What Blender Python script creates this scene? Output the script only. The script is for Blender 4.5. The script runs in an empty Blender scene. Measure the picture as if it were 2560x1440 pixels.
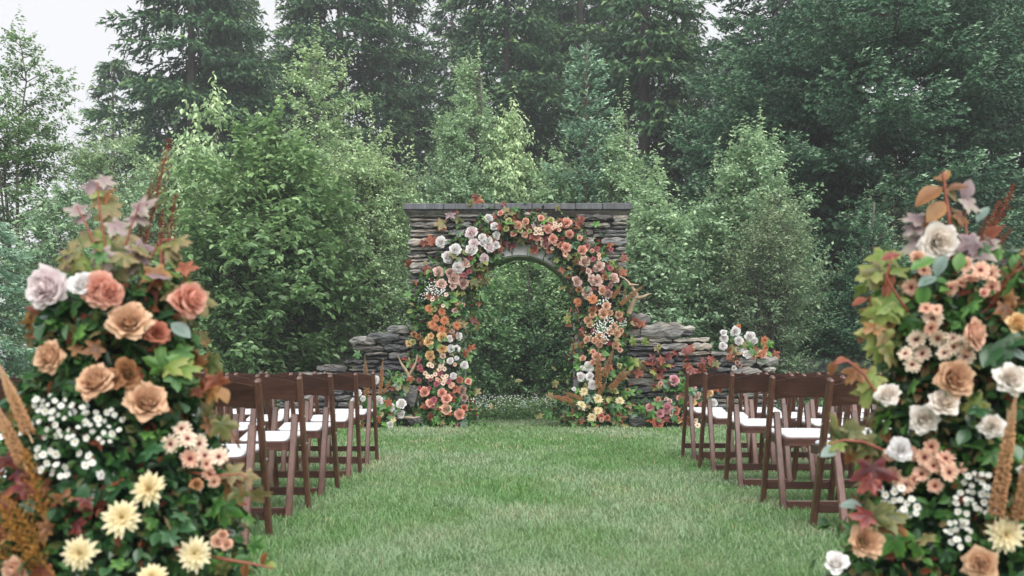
import bpy, math, random
import numpy as np
from mathutils import Vector, Matrix, Quaternion

# ------------------------------------------------------------------ camera, sky, sun, exposure
SC = bpy.context.scene
COL = SC.collection
RNG = np.random.default_rng(11)
random.seed(5)
F = 2489.0          # focal length in pixels of the 2560 wide photograph (35 mm lens)
CH, HZ = 0.871, 907.0

cam_d = bpy.data.cameras.new('camera')
cam = bpy.data.objects.new('camera', cam_d)
COL.objects.link(cam)
cam.location = (0, 0, CH)
cam.rotation_euler = (math.radians(90), 0, 0)
cam_d.sensor_width = 36
cam_d.lens = 35
cam_d.shift_y = (HZ - 720) / 2560
cam_d.clip_end = 2000
cam_d.clip_start = 0.05
cam_d.dof.use_dof = True
cam_d.dof.focus_distance = 13.0
cam_d.dof.aperture_fstop = 3.5
SC.camera = cam

SUN_EL, SUN_ROT = math.radians(50), math.radians(200)
world = bpy.data.worlds.new('World')
SC.world = world
world.use_nodes = True
nt = world.node_tree
bg = nt.nodes['Background']
sky = nt.nodes.new('ShaderNodeTexSky')
sky.sky_type = 'NISHITA'
sky.sun_disc = False
sky.sun_elevation = SUN_EL
sky.sun_rotation = SUN_ROT
sky.air_density = 1.0
sky.dust_density = 4.0
hs = nt.nodes.new('ShaderNodeHueSaturation')
hs.inputs['Saturation'].default_value = 0.12
hs.inputs['Value'].default_value = 0.6
mx = nt.nodes.new('ShaderNodeMix')
mx.data_type = 'RGBA'
mx.inputs[0].default_value = 0.75
mx.inputs[7].default_value = (6.1, 6.16, 6.34, 1)     # even white cloud cover
nt.links.new(sky.outputs[0], hs.inputs['Color'])
nt.links.new(hs.outputs[0], mx.inputs[6])
nt.links.new(mx.outputs[2], bg.inputs['Color'])
bg.inputs['Strength'].default_value = 0.050

sun_d = bpy.data.lights.new('sun', 'SUN')
sun_d.energy = 1.5
sun_d.angle = math.radians(70)
sun_d.color = (1.0, 0.98, 0.95)
sun = bpy.data.objects.new('sun', sun_d)
COL.objects.link(sun)
sun.rotation_euler = (math.radians(40), 0, math.radians(20))

SC.view_settings.view_transform = 'Standard'
SC.view_settings.look = 'None'
SC.view_settings.gamma = 1
SC.view_settings.use_curve_mapping = False
SC.view_settings.exposure = 1.92
SC.render.engine = 'CYCLES'
SC.cycles.max_bounces = 6
SC.cycles.diffuse_bounces = 4
SC.cycles.glossy_bounces = 2
SC.cycles.transmission_bounces = 3
SC.cycles.volume_bounces = 0
SC.cycles.transparent_max_bounces = 4
SC.cycles.use_denoising = True
SC.cycles.use_adaptive_sampling = True


# ------------------------------------------------------------------ helpers
def at(px, py, Y):
    """world point behind a pixel of the photograph at depth Y"""
    return np.array([(px - 1280) / F * Y, Y, CH + (HZ - py) / F * Y])


def nrm(a):
    a = np.asarray(a, float)
    return a / np.maximum(np.linalg.norm(a, axis=-1, keepdims=True), 1e-9)


def rotate_about(v, ax, ang):
    c, s = np.cos(ang)[..., None], np.sin(ang)[..., None]
    return v * c + np.cross(ax, v) * s + ax * (np.sum(ax * v, -1, keepdims=True)) * (1 - c)


def value_noise(x, y, seed=0):
    def h(i, j):
        n = np.sin(i * 127.1 + j * 311.7 + seed * 74.7) * 43758.5453
        return n - np.floor(n)
    xi, yi = np.floor(x), np.floor(y)
    xf, yf = x - xi, y - yi
    u, v = xf * xf * (3 - 2 * xf), yf * yf * (3 - 2 * yf)
    return (h(xi, yi) * (1 - u) + h(xi + 1, yi) * u) * (1 - v) + (h(xi, yi + 1) * (1 - u) + h(xi + 1, yi + 1) * u) * v


class Acc:
    """collects triangles / quads with a tint per vertex and builds ONE mesh"""
    def __init__(self):
        self.V, self.T, self.Q, self.C, self.n = [], [], [], [], 0
        self.TM, self.QM = [], []

    def add(self, V, T=None, Q=None, c=0.5, m=0):
        V = np.asarray(V, float).reshape(-1, 3)
        self.V.append(V)
        self.C.append(np.broadcast_to(np.asarray(c, float).reshape(-1) if np.ndim(c) else np.array([c], float), (len(V),)))
        if T is not None and len(T):
            T = np.asarray(T).reshape(-1, 3) + self.n
            self.T.append(T)
            self.TM.append(np.full(len(T), m))
        if Q is not None and len(Q):
            Q = np.asarray(Q).reshape(-1, 4) + self.n
            self.Q.append(Q)
            self.QM.append(np.full(len(Q), m))
        self.n += len(V)

    def mesh(self, name, mats, smooth=False):
        me = bpy.data.meshes.new(name)
        if not self.n:
            return me
        V = np.concatenate(self.V)
        C = np.concatenate(self.C)
        T = np.concatenate(self.T) if self.T else np.zeros((0, 3), int)
        Q = np.concatenate(self.Q) if self.Q else np.zeros((0, 4), int)
        MI = np.concatenate(self.TM + self.QM) if (self.TM or self.QM) else np.zeros(0, int)
        me.vertices.add(len(V))
        me.vertices.foreach_set('co', V.astype(np.float32).ravel())
        L = np.concatenate([T.ravel(), Q.ravel()]).astype(np.int32)
        me.loops.add(len(L))
        me.loops.foreach_set('vertex_index', L)
        me.polygons.add(len(T) + len(Q))
        st = np.concatenate([np.arange(len(T)) * 3, len(T) * 3 + np.arange(len(Q)) * 4]).astype(np.int32)
        me.polygons.foreach_set('loop_start', st)
        me.polygons.foreach_set('material_index', MI.astype(np.int32))
        me.polygons.foreach_set('use_smooth', np.full(len(T) + len(Q), bool(smooth)))
        at_ = me.attributes.new('tint', 'FLOAT', 'POINT')
        at_.data.foreach_set('value', C.astype(np.float32))
        me.update(calc_edges=True)
        for m in (mats if isinstance(mats, (list, tuple)) else [mats]):
            me.materials.append(m)
        return me


def link(name, me, parent=None, loc=(0, 0, 0), kind=None):
    o = bpy.data.objects.new(name, me)
    COL.objects.link(o)
    o.location = loc
    if parent is not None:
        o.parent = parent
    if kind:
        o['kind'] = kind
    return o


def thing(name, label, cat, loc=(0, 0, 0), group=None, rz=0):
    o = bpy.data.objects.new(name, None)
    COL.objects.link(o)
    o.location = loc
    o.rotation_euler = (0, 0, rz)
    o.empty_display_size = 0.1
    o['label'] = label
    o['category'] = cat
    if group:
        o['group'] = group
    return o


def tube(acc, P, R, n=5, c=0.5, cap=True, m=0):
    P = np.asarray(P, float)
    R = np.broadcast_to(np.asarray(R, float), (len(P),))
    d = nrm(np.gradient(P, axis=0))
    ref = np.array([0.31, 0.17, 0.93]) if abs(d[0][2]) < 0.8 else np.array([1.0, 0.2, 0.1])
    s = nrm(np.cross(d, ref))
    t = np.cross(d, s)
    a = np.arange(n) / n * 2 * np.pi
    V = P[:, None] + R[:, None, None] * (np.cos(a)[None, :, None] * s[:, None] + np.sin(a)[None, :, None] * t[:, None])
    k = len(P)
    i, j = np.meshgrid(np.arange(k - 1), np.arange(n), indexing='ij')
    q = np.stack([i * n + j, i * n + (j + 1) % n, (i + 1) * n + (j + 1) % n, (i + 1) * n + j], -1).reshape(-1, 4)
    T = []
    if cap:
        T = [(0, j + 1, j) for j in range(1, n - 1)] + [((k - 1) * n, (k - 1) * n + j, (k - 1) * n + j + 1) for j in range(1, n - 1)]
    cc = np.repeat(np.broadcast_to(np.asarray(c, float), (k,)), n)
    acc.add(V.reshape(-1, 3), T, q, cc, m)


def boxes(acc, lo, hi, bev=0.0, c=0.5, m=0):
    """box with chamfered edges (24 vertices)"""
    lo, hi = np.minimum(lo, hi).astype(float), np.maximum(lo, hi).astype(float)
    ce, h = (lo + hi) / 2, (hi - lo) / 2
    b = min(bev, h.min() * 0.9) if bev else 0
    if not b:
        V = np.array([[x, y, z] for x in (-1, 1) for y in (-1, 1) for z in (-1, 1)]) * h + ce
        acc.add(V, None, [(0, 1, 3, 2), (4, 6, 7, 5), (0, 4, 5, 1), (2, 3, 7, 6), (0, 2, 6, 4), (1, 5, 7, 3)], c, m)
        return
    V, idx = [], {}
    for sx in (-1, 1):
        for sy in (-1, 1):
            for sz in (-1, 1):
                s = np.array([sx, sy, sz])
                for ax in range(3):
                    p = s * (h - b)
                    p[ax] = s[ax] * h[ax]
                    idx[(sx, sy, sz, ax)] = len(V)
                    V.append(p + ce)
    Q, T = [], []
    for ax in range(3):
        o1, o2 = (ax + 1) % 3, (ax + 2) % 3
        for s in (-1, 1):
            f = []
            for a, b2 in ((-1, -1), (1, -1), (1, 1), (-1, 1)):
                k = [0, 0, 0]
                k[ax], k[o1], k[o2] = s, a, b2
                f.append(idx[(*k, ax)])
            Q.append(f if s > 0 else f[::-1])
    for ax in range(3):
        o1, o2 = (ax + 1) % 3, (ax + 2) % 3
        for a in (-1, 1):
            for b2 in (-1, 1):
                k0, k1 = [0] * 3, [0] * 3
                k0[ax], k0[o1], k0[o2] = -1, a, b2
                k1[ax], k1[o1], k1[o2] = 1, a, b2
                Q.append((idx[(*k0, o1)], idx[(*k1, o1)], idx[(*k1, o2)], idx[(*k0, o2)]))
    for sx in (-1, 1):
        for sy in (-1, 1):
            for sz in (-1, 1):
                T.append([idx[(sx, sy, sz, a)] for a in range(3)])
    acc.add(V, T, Q, c, m)


# ------------------------------------------------------------------ materials
def new_mat(name):
    m = bpy.data.materials.new(name)
    m.use_nodes = True
    t = m.node_tree
    for n in list(t.nodes):
        t.nodes.remove(n)
    return m, t


def ramp(t, stops):
    r = t.nodes.new('ShaderNodeValToRGB')
    e = r.color_ramp.elements
    e[0].position, e[0].color = stops[0][0], (*stops[0][1], 1)
    e[1].position, e[1].color = stops[-1][0], (*stops[-1][1], 1)
    for p, c in stops[1:-1]:
        k = e.new(p)
        k.color = (*c, 1)
    return r


def leaf_mat(name, stops, rough=0.4, trans=0.3, spec=0.5, obj_var=0.0, noise=0.0):
    """two sided leaf / petal; colour from the vertex attribute 'tint' (+ a random shift per object)"""
    m, t = new_mat(name)
    N, L = t.nodes.new, t.links.new
    a = N('ShaderNodeAttribute')
    a.attribute_name = 'tint'
    fac = a.outputs['Fac']
    if obj_var:
        oi = N('ShaderNodeObjectInfo')
        mr = N('ShaderNodeMapRange')
        mr.inputs[3].default_value, mr.inputs[4].default_value = -obj_var, obj_var
        L(oi.outputs['Random'], mr.inputs[0])
        ad = N('ShaderNodeMath')
        ad.operation = 'ADD'
        L(fac, ad.inputs[0])
        L(mr.outputs[0], ad.inputs[1])
        fac = ad.outputs[0]
    if noise:
        nz = N('ShaderNodeTexNoise')
        nz.inputs['Scale'].default_value = 5.0
        tc = N('ShaderNodeTexCoord')
        L(tc.outputs['Object'], nz.inputs['Vector'])
        m2 = N('ShaderNodeMath')
        m2.operation = 'MULTIPLY_ADD'
        L(nz.outputs['Fac'], m2.inputs[0])
        m2.inputs[1].default_value = noise
        m3 = N('ShaderNodeMath')
        m3.operation = 'ADD'
        m3.inputs[1].default_value = -noise / 2
        L(fac, m3.inputs[0])
        L(m3.outputs[0], m2.inputs[2])
        fac = m2.outputs[0]
    r = ramp(t, stops)
    L(fac, r.inputs[0])
    p = N('ShaderNodeBsdfPrincipled')
    p.inputs['Roughness'].default_value = rough
    p.inputs['Specular IOR Level'].default_value = spec
    L(r.outputs[0], p.inputs['Base Color'])
    tr = N('ShaderNodeBsdfTranslucent')
    L(r.outputs[0], tr.inputs['Color'])
    mix = N('ShaderNodeMixShader')
    mix.inputs[0].default_value = trans
    L(p.outputs[0], mix.inputs[1])
    L(tr.outputs[0], mix.inputs[2])
    o = N('ShaderNodeOutputMaterial')
    L(mix.outputs[0], o.inputs[0])
    return m


def solid_mat(name, stops, rough=0.6, scale=6.0, stretch=(1, 1, 1), bump=0.0, obj_var=0.0, spec=0.5, detail=6, bscale=None, brown=None):
    """noise coloured solid with bump"""
    m, t = new_mat(name)
    N, L = t.nodes.new, t.links.new
    tc = N('ShaderNodeTexCoord')
    mp = N('ShaderNodeMapping')
    mp.inputs['Scale'].default_value = stretch
    L(tc.outputs['Object'], mp.inputs[0])
    nz = N('ShaderNodeTexNoise')
    nz.inputs['Scale'].default_value = scale
    nz.inputs['Detail'].default_value = detail
    nz.inputs['Roughness'].default_value = 0.65
    L(mp.outputs[0], nz.inputs['Vector'])
    fac = nz.outputs['Fac']
    if obj_var:
        oi = N('ShaderNodeObjectInfo')
        mr = N('ShaderNodeMapRange')
        mr.inputs[3].default_value, mr.inputs[4].default_value = -obj_var, obj_var
        L(oi.outputs['Random'], mr.inputs[0])
        ad = N('ShaderNodeMath')
        ad.operation = 'ADD'
        L(fac, ad.inputs[0])
        L(mr.outputs[0], ad.inputs[1])
        fac = ad.outputs[0]
    r = ramp(t, stops)
    L(fac, r.inputs[0])
    p = N('ShaderNodeBsdfPrincipled')
    p.inputs['Roughness'].default_value = rough
    p.inputs['Specular IOR Level'].default_value = spec
    cout = r.outputs[0]
    if brown:
        n3 = N('ShaderNodeTexNoise')
        n3.inputs['Scale'].default_value = 2.2
        ob = N('ShaderNodeObjectInfo')
        ad3 = N('ShaderNodeVectorMath')
        L(mp.outputs[0], ad3.inputs[0])
        L(ob.outputs['Location'], ad3.inputs[1])
        L(ad3.outputs[0], n3.inputs['Vector'])
        r3 = ramp(t, [(0.45, (0, 0, 0)), (0.72, (.75, .75, .75))])
        L(n3.outputs['Fac'], r3.inputs[0])
        m3 = N('ShaderNodeMix')
        m3.data_type = 'RGBA'
        m3.blend_type = 'MULTIPLY'
        L(r3.outputs[0], m3.inputs[0])
        L(r.outputs[0], m3.inputs[6])
        m3.inputs[7].default_value = (*brown, 1)
        cout = m3.outputs[2]
    L(cout, p.inputs['Base Color'])
    if bump:
        nb = N('ShaderNodeTexNoise')
        nb.inputs['Scale'].default_value = bscale or scale * 2.5
        nb.inputs['Detail'].default_value = 8
        L(mp.outputs[0], nb.inputs['Vector'])
        b = N('ShaderNodeBump')
        b.inputs['Strength'].default_value = bump
        b.inputs['Distance'].default_value = 0.02
        L(nb.outputs['Fac'], b.inputs['Height'])
        L(b.outputs[0], p.inputs['Normal'])
    o = N('ShaderNodeOutputMaterial')
    L(p.outputs[0], o.inputs[0])
    return m


M = {}
M['bark'] = solid_mat('bark', [(0.3, (0.03, 0.026, 0.022)), (0.7, (0.10, 0.09, 0.08))], 0.85, 9, (1, 1, .3), 0.5)
M['bark_brown'] = solid_mat('bark_brown', [(0.3, (0.05, 0.036, 0.026)), (0.7, (0.14, 0.10, 0.075))], 0.85, 9, (1, 1, .3), 0.5)
M['wood'] = solid_mat('stained_wood', [(0.25, (0.032, 0.014, 0.010)), (0.5, (0.089, 0.039, 0.026)), (0.8, (0.152, 0.071, 0.052))], 0.36, 5, (9, 9, 0.8), 0.10, 0.09)
M['wood_h'] = solid_mat('stained_wood_slat', [(0.25, (0.021, 0.008, 0.007)), (0.5, (0.055, 0.023, 0.017)), (0.8, (0.104, 0.049, 0.036))], 0.33, 5, (0.8, 9, 9), 0.10, 0.09)
M['vinyl'] = solid_mat('white_vinyl', [(0.3, (0.66, 0.67, 0.70)), (0.7, (0.76, 0.77, 0.80))], 0.45, 3, (1, 1, 1), 0.05)
M['bolt'] = solid_mat('metal_bolt', [(0.3, (0.35, 0.34, 0.33)), (0.7, (0.5, 0.5, 0.5))], 0.3, 20)
M['slate'] = solid_mat('slate_stone', [(0.25, (0.025, 0.028, 0.032)), (0.42, (0.089, 0.092, 0.095)), (0.6, (0.190, 0.184, 0.173)), (0.82, (0.363, 0.340, 0.306))],
                       0.55, 6.5, (1, 1, 3.5), 1.0, 0.24, 0.5, 10, 14, (1.0, .82, .62))
M['slate_dark'] = solid_mat('wet_slate_stone', [(0.25, (0.015, 0.016, 0.020)), (0.5, (0.053, 0.054, 0.059)), (0.68, (0.106, 0.101, 0.096)), (0.85, (0.230, 0.216, 0.192))],
                            0.45, 6.5, (1, 1, 3.5), 1.0, 0.20, 0.5, 10, 14, (1.0, .84, .66))
M['core'] = solid_mat('packed_earth', [(0.3, (0.012, 0.011, 0.010)), (0.7, (0.03, 0.028, 0.025))], 0.95, 12)
M['coping'] = solid_mat('coping_slab', [(0.3, (0.037, 0.039, 0.046)), (0.55, (0.073, 0.077, 0.087)), (0.78, (0.168, 0.174, 0.186))], 0.5, 4.0, (3.5, 1, .5), 0.4, 0.05)
M['limestone'] = solid_mat('dressed_stone', [(0.3, (0.322, 0.322, 0.335)), (0.7, (0.562, 0.562, 0.576))], 0.7, 5, (1, 1, 1), 0.3, 0.1)
M['bounce_stone'] = solid_mat('bounce_tinted_stone', [(0.3, (0.07, 0.11, 0.055)), (0.7, (0.16, 0.21, 0.12))], 0.8, 6, (1, 1, 1), 0.3)  # soffit stone, green light reflected off the grass put into its colour
M['moss'] = solid_mat('dark_moss', [(0.3, (0.012, 0.018, 0.010)), (0.7, (0.03, 0.042, 0.02))], 0.95, 30, (1, 1, 1), 0.8)
M['antler'] = solid_mat('antler_bone', [(0.3, (0.20, 0.13, 0.075)), (0.7, (0.46, 0.36, 0.25))], 0.5, 8, (1, 1, 1), 0.3)
M['stem'] = solid_mat('green_stem', [(0.3, (0.04, 0.075, 0.025)), (0.7, (0.09, 0.13, 0.05))], 0.6, 20)
M['stem_red'] = solid_mat('red_stem', [(0.3, (0.16, 0.035, 0.02)), (0.7, (0.28, 0.08, 0.05))], 0.5, 20)
M['driftwood'] = solid_mat('driftwood', [(0.3, (0.16, 0.12, 0.09)), (0.7, (0.34, 0.27, 0.21))], 0.8, 8)

# tree leaves
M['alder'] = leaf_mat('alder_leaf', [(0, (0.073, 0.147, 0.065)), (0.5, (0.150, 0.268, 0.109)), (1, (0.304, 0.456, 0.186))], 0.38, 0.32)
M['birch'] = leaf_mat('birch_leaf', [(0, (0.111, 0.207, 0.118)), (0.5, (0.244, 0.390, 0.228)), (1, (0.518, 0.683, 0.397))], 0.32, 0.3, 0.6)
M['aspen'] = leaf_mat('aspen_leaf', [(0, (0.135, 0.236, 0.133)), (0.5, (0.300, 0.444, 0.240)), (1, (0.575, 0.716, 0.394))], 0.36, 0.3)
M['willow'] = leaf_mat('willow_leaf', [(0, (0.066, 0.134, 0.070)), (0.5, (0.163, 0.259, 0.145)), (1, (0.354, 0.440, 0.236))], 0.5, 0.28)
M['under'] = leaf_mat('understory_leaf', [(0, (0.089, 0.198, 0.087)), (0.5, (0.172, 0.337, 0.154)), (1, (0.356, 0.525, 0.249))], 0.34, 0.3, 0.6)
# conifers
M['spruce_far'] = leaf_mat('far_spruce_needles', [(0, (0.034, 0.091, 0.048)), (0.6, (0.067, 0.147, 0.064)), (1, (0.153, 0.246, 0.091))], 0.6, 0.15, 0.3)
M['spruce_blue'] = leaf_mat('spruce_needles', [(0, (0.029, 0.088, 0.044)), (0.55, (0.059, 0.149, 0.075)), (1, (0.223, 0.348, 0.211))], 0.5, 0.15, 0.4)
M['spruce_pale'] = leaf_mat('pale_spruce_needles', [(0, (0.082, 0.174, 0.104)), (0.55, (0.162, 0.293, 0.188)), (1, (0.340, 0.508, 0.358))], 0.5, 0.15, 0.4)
# cut foliage
M['lf_green'] = leaf_mat('green_leaf', [(0, (0.028, 0.094, 0.022)), (0.5, (0.063, 0.176, 0.038)), (1, (0.150, 0.314, 0.063))], 0.42, 0.35, 0.5, 0.35, 0.3)
M['lf_lime'] = leaf_mat('lime_leaf', [(0, (0.10, 0.20, 0.04)), (0.5, (0.22, 0.30, 0.07)), (1, (0.36, 0.36, 0.12))], 0.45, 0.4, 0.4, 0.3, 0.4)
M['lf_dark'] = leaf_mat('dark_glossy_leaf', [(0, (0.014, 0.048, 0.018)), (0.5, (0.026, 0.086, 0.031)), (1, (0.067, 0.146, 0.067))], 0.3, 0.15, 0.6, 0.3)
M['lf_bronze'] = leaf_mat('bronze_leaf', [(0, (0.10, 0.045, 0.018)), (0.5, (0.24, 0.10, 0.035)), (1, (0.36, 0.20, 0.07))], 0.42, 0.35, 0.4, 0.35, 0.5)
M['lf_rust'] = leaf_mat('rust_leaf', [(0, (0.085, 0.022, 0.012)), (0.5, (0.20, 0.055, 0.028)), (1, (0.34, 0.12, 0.06))], 0.5, 0.3, 0.3, 0.3, 0.4)
M['lf_wine'] = leaf_mat('wine_red_leaf', [(0, (0.052, 0.011, 0.014)), (0.5, (0.138, 0.025, 0.023)), (1, (0.299, 0.081, 0.057))], 0.42, 0.3, 0.4, 0.3, 0.4)
M['lf_purple'] = leaf_mat('dusky_purple_leaf', [(0, (0.11, 0.07, 0.08)), (0.5, (0.26, 0.18, 0.19)), (1, (0.36, 0.32, 0.26))], 0.42, 0.3, 0.5, 0.3, 0.5)
M['lf_olive'] = leaf_mat('olive_bronze_leaf', [(0, (0.06, 0.085, 0.025)), (0.5, (0.17, 0.17, 0.06)), (1, (0.30, 0.22, 0.11))], 0.45, 0.35, 0.4, 0.35, 0.5)
M['lf_sage'] = leaf_mat('sage_leaf', [(0, (0.10, 0.15, 0.13)), (0.5, (0.17, 0.24, 0.21)), (1, (0.25, 0.32, 0.28))], 0.4, 0.2, 0.4, 0.2)

PET = {  # petals: tint 0 = petal base / heart, 1 = petal rim
    'white': ((0.80, 0.72, 0.68), (0.88, 0.87, 0.87)),
    'ivory': ((0.74, 0.55, 0.38), (0.88, 0.85, 0.81)),
    'pale_pink': ((0.78, 0.56, 0.56), (0.88, 0.82, 0.83)),
    'blush': ((0.54, 0.31, 0.23), (0.78, 0.61, 0.55)),
    'dusty': ((0.33, 0.17, 0.12), (0.55, 0.38, 0.33)),
    'burgundy': ((0.10, 0.012, 0.018), (0.30, 0.07, 0.08)),
    'berry': ((0.24, 0.03, 0.05), (0.46, 0.15, 0.18)),
    'coral': ((0.62, 0.20, 0.13), (0.82, 0.50, 0.40)),
    'dark_coral': ((0.42, 0.11, 0.06), (0.60, 0.25, 0.17)),
    'toffee': ((0.52, 0.27, 0.15), (0.76, 0.52, 0.35)),
    'dark_toffee': ((0.24, 0.10, 0.04), (0.46, 0.24, 0.12)),
    'peach': ((0.64, 0.34, 0.21), (0.82, 0.56, 0.43)),
    'yellow': ((0.68, 0.36, 0.13), (0.80, 0.60, 0.33)),
    'pink': ((0.66, 0.25, 0.14), (0.70, 0.38, 0.45)),
    'cream': ((0.66, 0.47, 0.17), (0.82, 0.75, 0.52)),
    'orange': ((0.42, 0.13, 0.05), (0.64, 0.29, 0.15)),
    'daisy_cream': ((0.70, 0.42, 0.33), (0.86, 0.76, 0.61)),
    'daisy_peach': ((0.60, 0.24, 0.16), (0.82, 0.57, 0.43)),
    'daisy_white': ((0.82, 0.84, 0.78), (0.87, 0.88, 0.86)),
    'lime_flower': ((0.26, 0.30, 0.08), (0.60, 0.60, 0.30)),
}
for k, (a, b) in PET.items():
    mid = tuple(x * 0.45 + y * 0.55 for x, y in zip(a, b))
    M['pt_' + k] = leaf_mat(k + '_petal', [(0, a), (0.45, mid), (1, b)], 0.6, 0.38, 0.2, 0.13, 0.34)
M['heart_red'] = solid_mat('dark_red_heart', [(0.3, (0.05, 0.006, 0.006)), (0.7, (0.16, 0.025, 0.02))], 0.7, 40, (1, 1, 1), 0.5)
M['heart_yellow'] = solid_mat('yellow_heart', [(0.3, (0.55, 0.30, 0.03)), (0.7, (0.72, 0.48, 0.08))], 0.7, 40, (1, 1, 1), 0.5)
M['spike'] = leaf_mat('foxtail_floret', [(0, (0.428, 0.216, 0.083)), (0.5, (0.360, 0.162, 0.086)), (0.85, (0.316, 0.210, 0.111)), (1, (0.147, 0.162, 0.071))], 0.7, 0.2, 0.2, 0.08)
M['spike_amber'] = leaf_mat('amber_floret', [(0, (0.396, 0.208, 0.102)), (0.5, (0.527, 0.308, 0.157)), (1, (0.615, 0.418, 0.267))], 0.7, 0.2, 0.2, 0.08)
M['plume_red'] = leaf_mat('rusty_plume', [(0, (0.17, 0.035, 0.02)), (1, (0.36, 0.11, 0.065))], 0.8, 0.2, 0.1, 0.1)
M['plume_amber'] = leaf_mat('amber_plume', [(0, (0.22, 0.09, 0.02)), (1, (0.52, 0.28, 0.07))], 0.8, 0.2, 0.1, 0.1)
M['tassel'] = leaf_mat('tassel_bead', [(0, (0.24, 0.10, 0.055)), (1, (0.46, 0.22, 0.13))], 0.8, 0.15, 0.1, 0.1)
# ground
M['grass'] = leaf_mat('grass_blade', [(0, (0.077, 0.182, 0.046)), (0.3, (0.127, 0.270, 0.075)), (0.55, (0.182, 0.303, 0.130)), (0.78, (0.270, 0.369, 0.226)), (0.9, (0.330, 0.363, 0.198)), (1, (0.440, 0.396, 0.231))], 0.5, 0.3, 0.4)
M['cover'] = leaf_mat('ground_cover_leaf', [(0, (0.062, 0.132, 0.046)), (0.6, (0.122, 0.230, 0.079)), (1, (0.240, 0.337, 0.132))], 0.5, 0.3)
M['lawn'] = solid_mat('lawn_soil', [(0.3, (0.040, 0.085, 0.030)), (0.5, (0.085, 0.135, 0.058)), (0.7, (0.14, 0.155, 0.075))], 0.9, 1.3, (1, 1, 1), 0.5, 0, 0.2, 10, 60)
M['forest'] = solid_mat('forest_floor', [(0.3, (0.018, 0.028, 0.013)), (0.7, (0.055, 0.075, 0.03))], 0.95, 1.5, (1, 1, 1), 0.6)


# ------------------------------------------------------------------ ground
HAZE = 0.0022
def sheet(name, x0, x1, y0, y1, z, mat, n=(60, 60), amp=0.0, rise=None):
    xs, ys = np.linspace(x0, x1, n[0]), np.linspace(y0, y1, n[1])
    X, Y = np.meshgrid(xs, ys, indexing='ij')
    Z = z + amp * (value_noise(X * 1.3, Y * 1.3, 3) - 0.5)
    if rise is not None:
        Z = Z + rise(X, Y)
    i, j = np.meshgrid(np.arange(n[0] - 1), np.arange(n[1] - 1), indexing='ij')
    q = np.stack([i * n[1] + j, (i + 1) * n[1] + j, (i + 1) * n[1] + j + 1, i * n[1] + j + 1], -1).reshape(-1, 4)
    a = Acc()
    a.add(np.stack([X, Y, Z], -1), None, q)
    return link(name, a.mesh(name, mat, True), kind='structure')


sheet('forest_ground', -69, 74, -8.5, 95.5, -0.03, M['forest'], (60, 60), 0.0)
sheet('lawn', -26, 26, -6, 15.6, 0.0, M['lawn'], (160, 80), 0.012)


# ------------------------------------------------------------------ stone arch and low walls
YA = 13.7                      # front face of the arch
PPM = F / YA
WD = 0.5                       # wall depth


def pX(px):
    return (px - 1280) / PPM


def pZ(py):
    return CH + (HZ - py) / PPM


def stone_mesh(w, h, d, rng):
    """one split slab: an uneven lens outline, chipped front, going back into the wall"""
    n = 8 if w > 0.25 else 6
    tx = np.linspace(-1, 1, n)
    tp = np.array([0.27, *(0.5 + rng.uniform(-0.19, 0.08, n - 2)), 0.27])
    bt = -np.array([0.27, *(0.5 + rng.uniform(-0.19, 0.08, n - 2)), 0.27])
    tp[0] += rng.uniform(-0.22, 0.14)
    tp[-1] += rng.uniform(-0.22, 0.14)
    bt[0] += rng.uniform(-0.14, 0.22)
    bt[-1] += rng.uniform(-0.14, 0.22)
    xs_t = tx * w / 2 + rng.uniform(-.03, .03, n) * w
    xs_b = tx * w / 2 + rng.uniform(-.03, .03, n) * w
    O = np.concatenate([np.stack([xs_b, bt * h], -1), np.stack([xs_t, tp * h], -1)[::-1]])     # ccw seen from the front
    k = len(O)
    cen = O.mean(0)
    inn = cen + (O - cen) * np.array([1 - 0.05 / max(w, .12) * .5, 0.72])
    ya = -d / 2 + rng.uniform(0.008, 0.028, k)
    yb = -d / 2 + rng.uniform(-0.012, 0.010, k)
    fr = np.column_stack([O[:, 0], ya, O[:, 1]])
    fi = np.column_stack([inn[:, 0], yb, inn[:, 1]])
    fc = np.array([[cen[0] + rng.uniform(-.2, .2) * w, -d / 2 - rng.uniform(0, 0.02), cen[1]]])
    bk = fr.copy()
    bk[:, 1] = d / 2 - rng.uniform(0.0, 0.03, k)
    V = np.concatenate([fr, fi, fc, bk])
    T, Q = [], []
    for i in range(k):
        j = (i + 1) % k
        T.append((k + i, k + j, 2 * k))
        Q.append((i, j, k + j, k + i))
        Q.append((j, i, 2 * k + 1 + i, 2 * k + 1 + j))
        if 0 < i < k - 1:
            T.append((2 * k + 1, 2 * k + 1 + i + 1, 2 * k + 1 + i))
    a = Acc()
    a.add(V, T, Q, 0.5)
    return a


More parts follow.
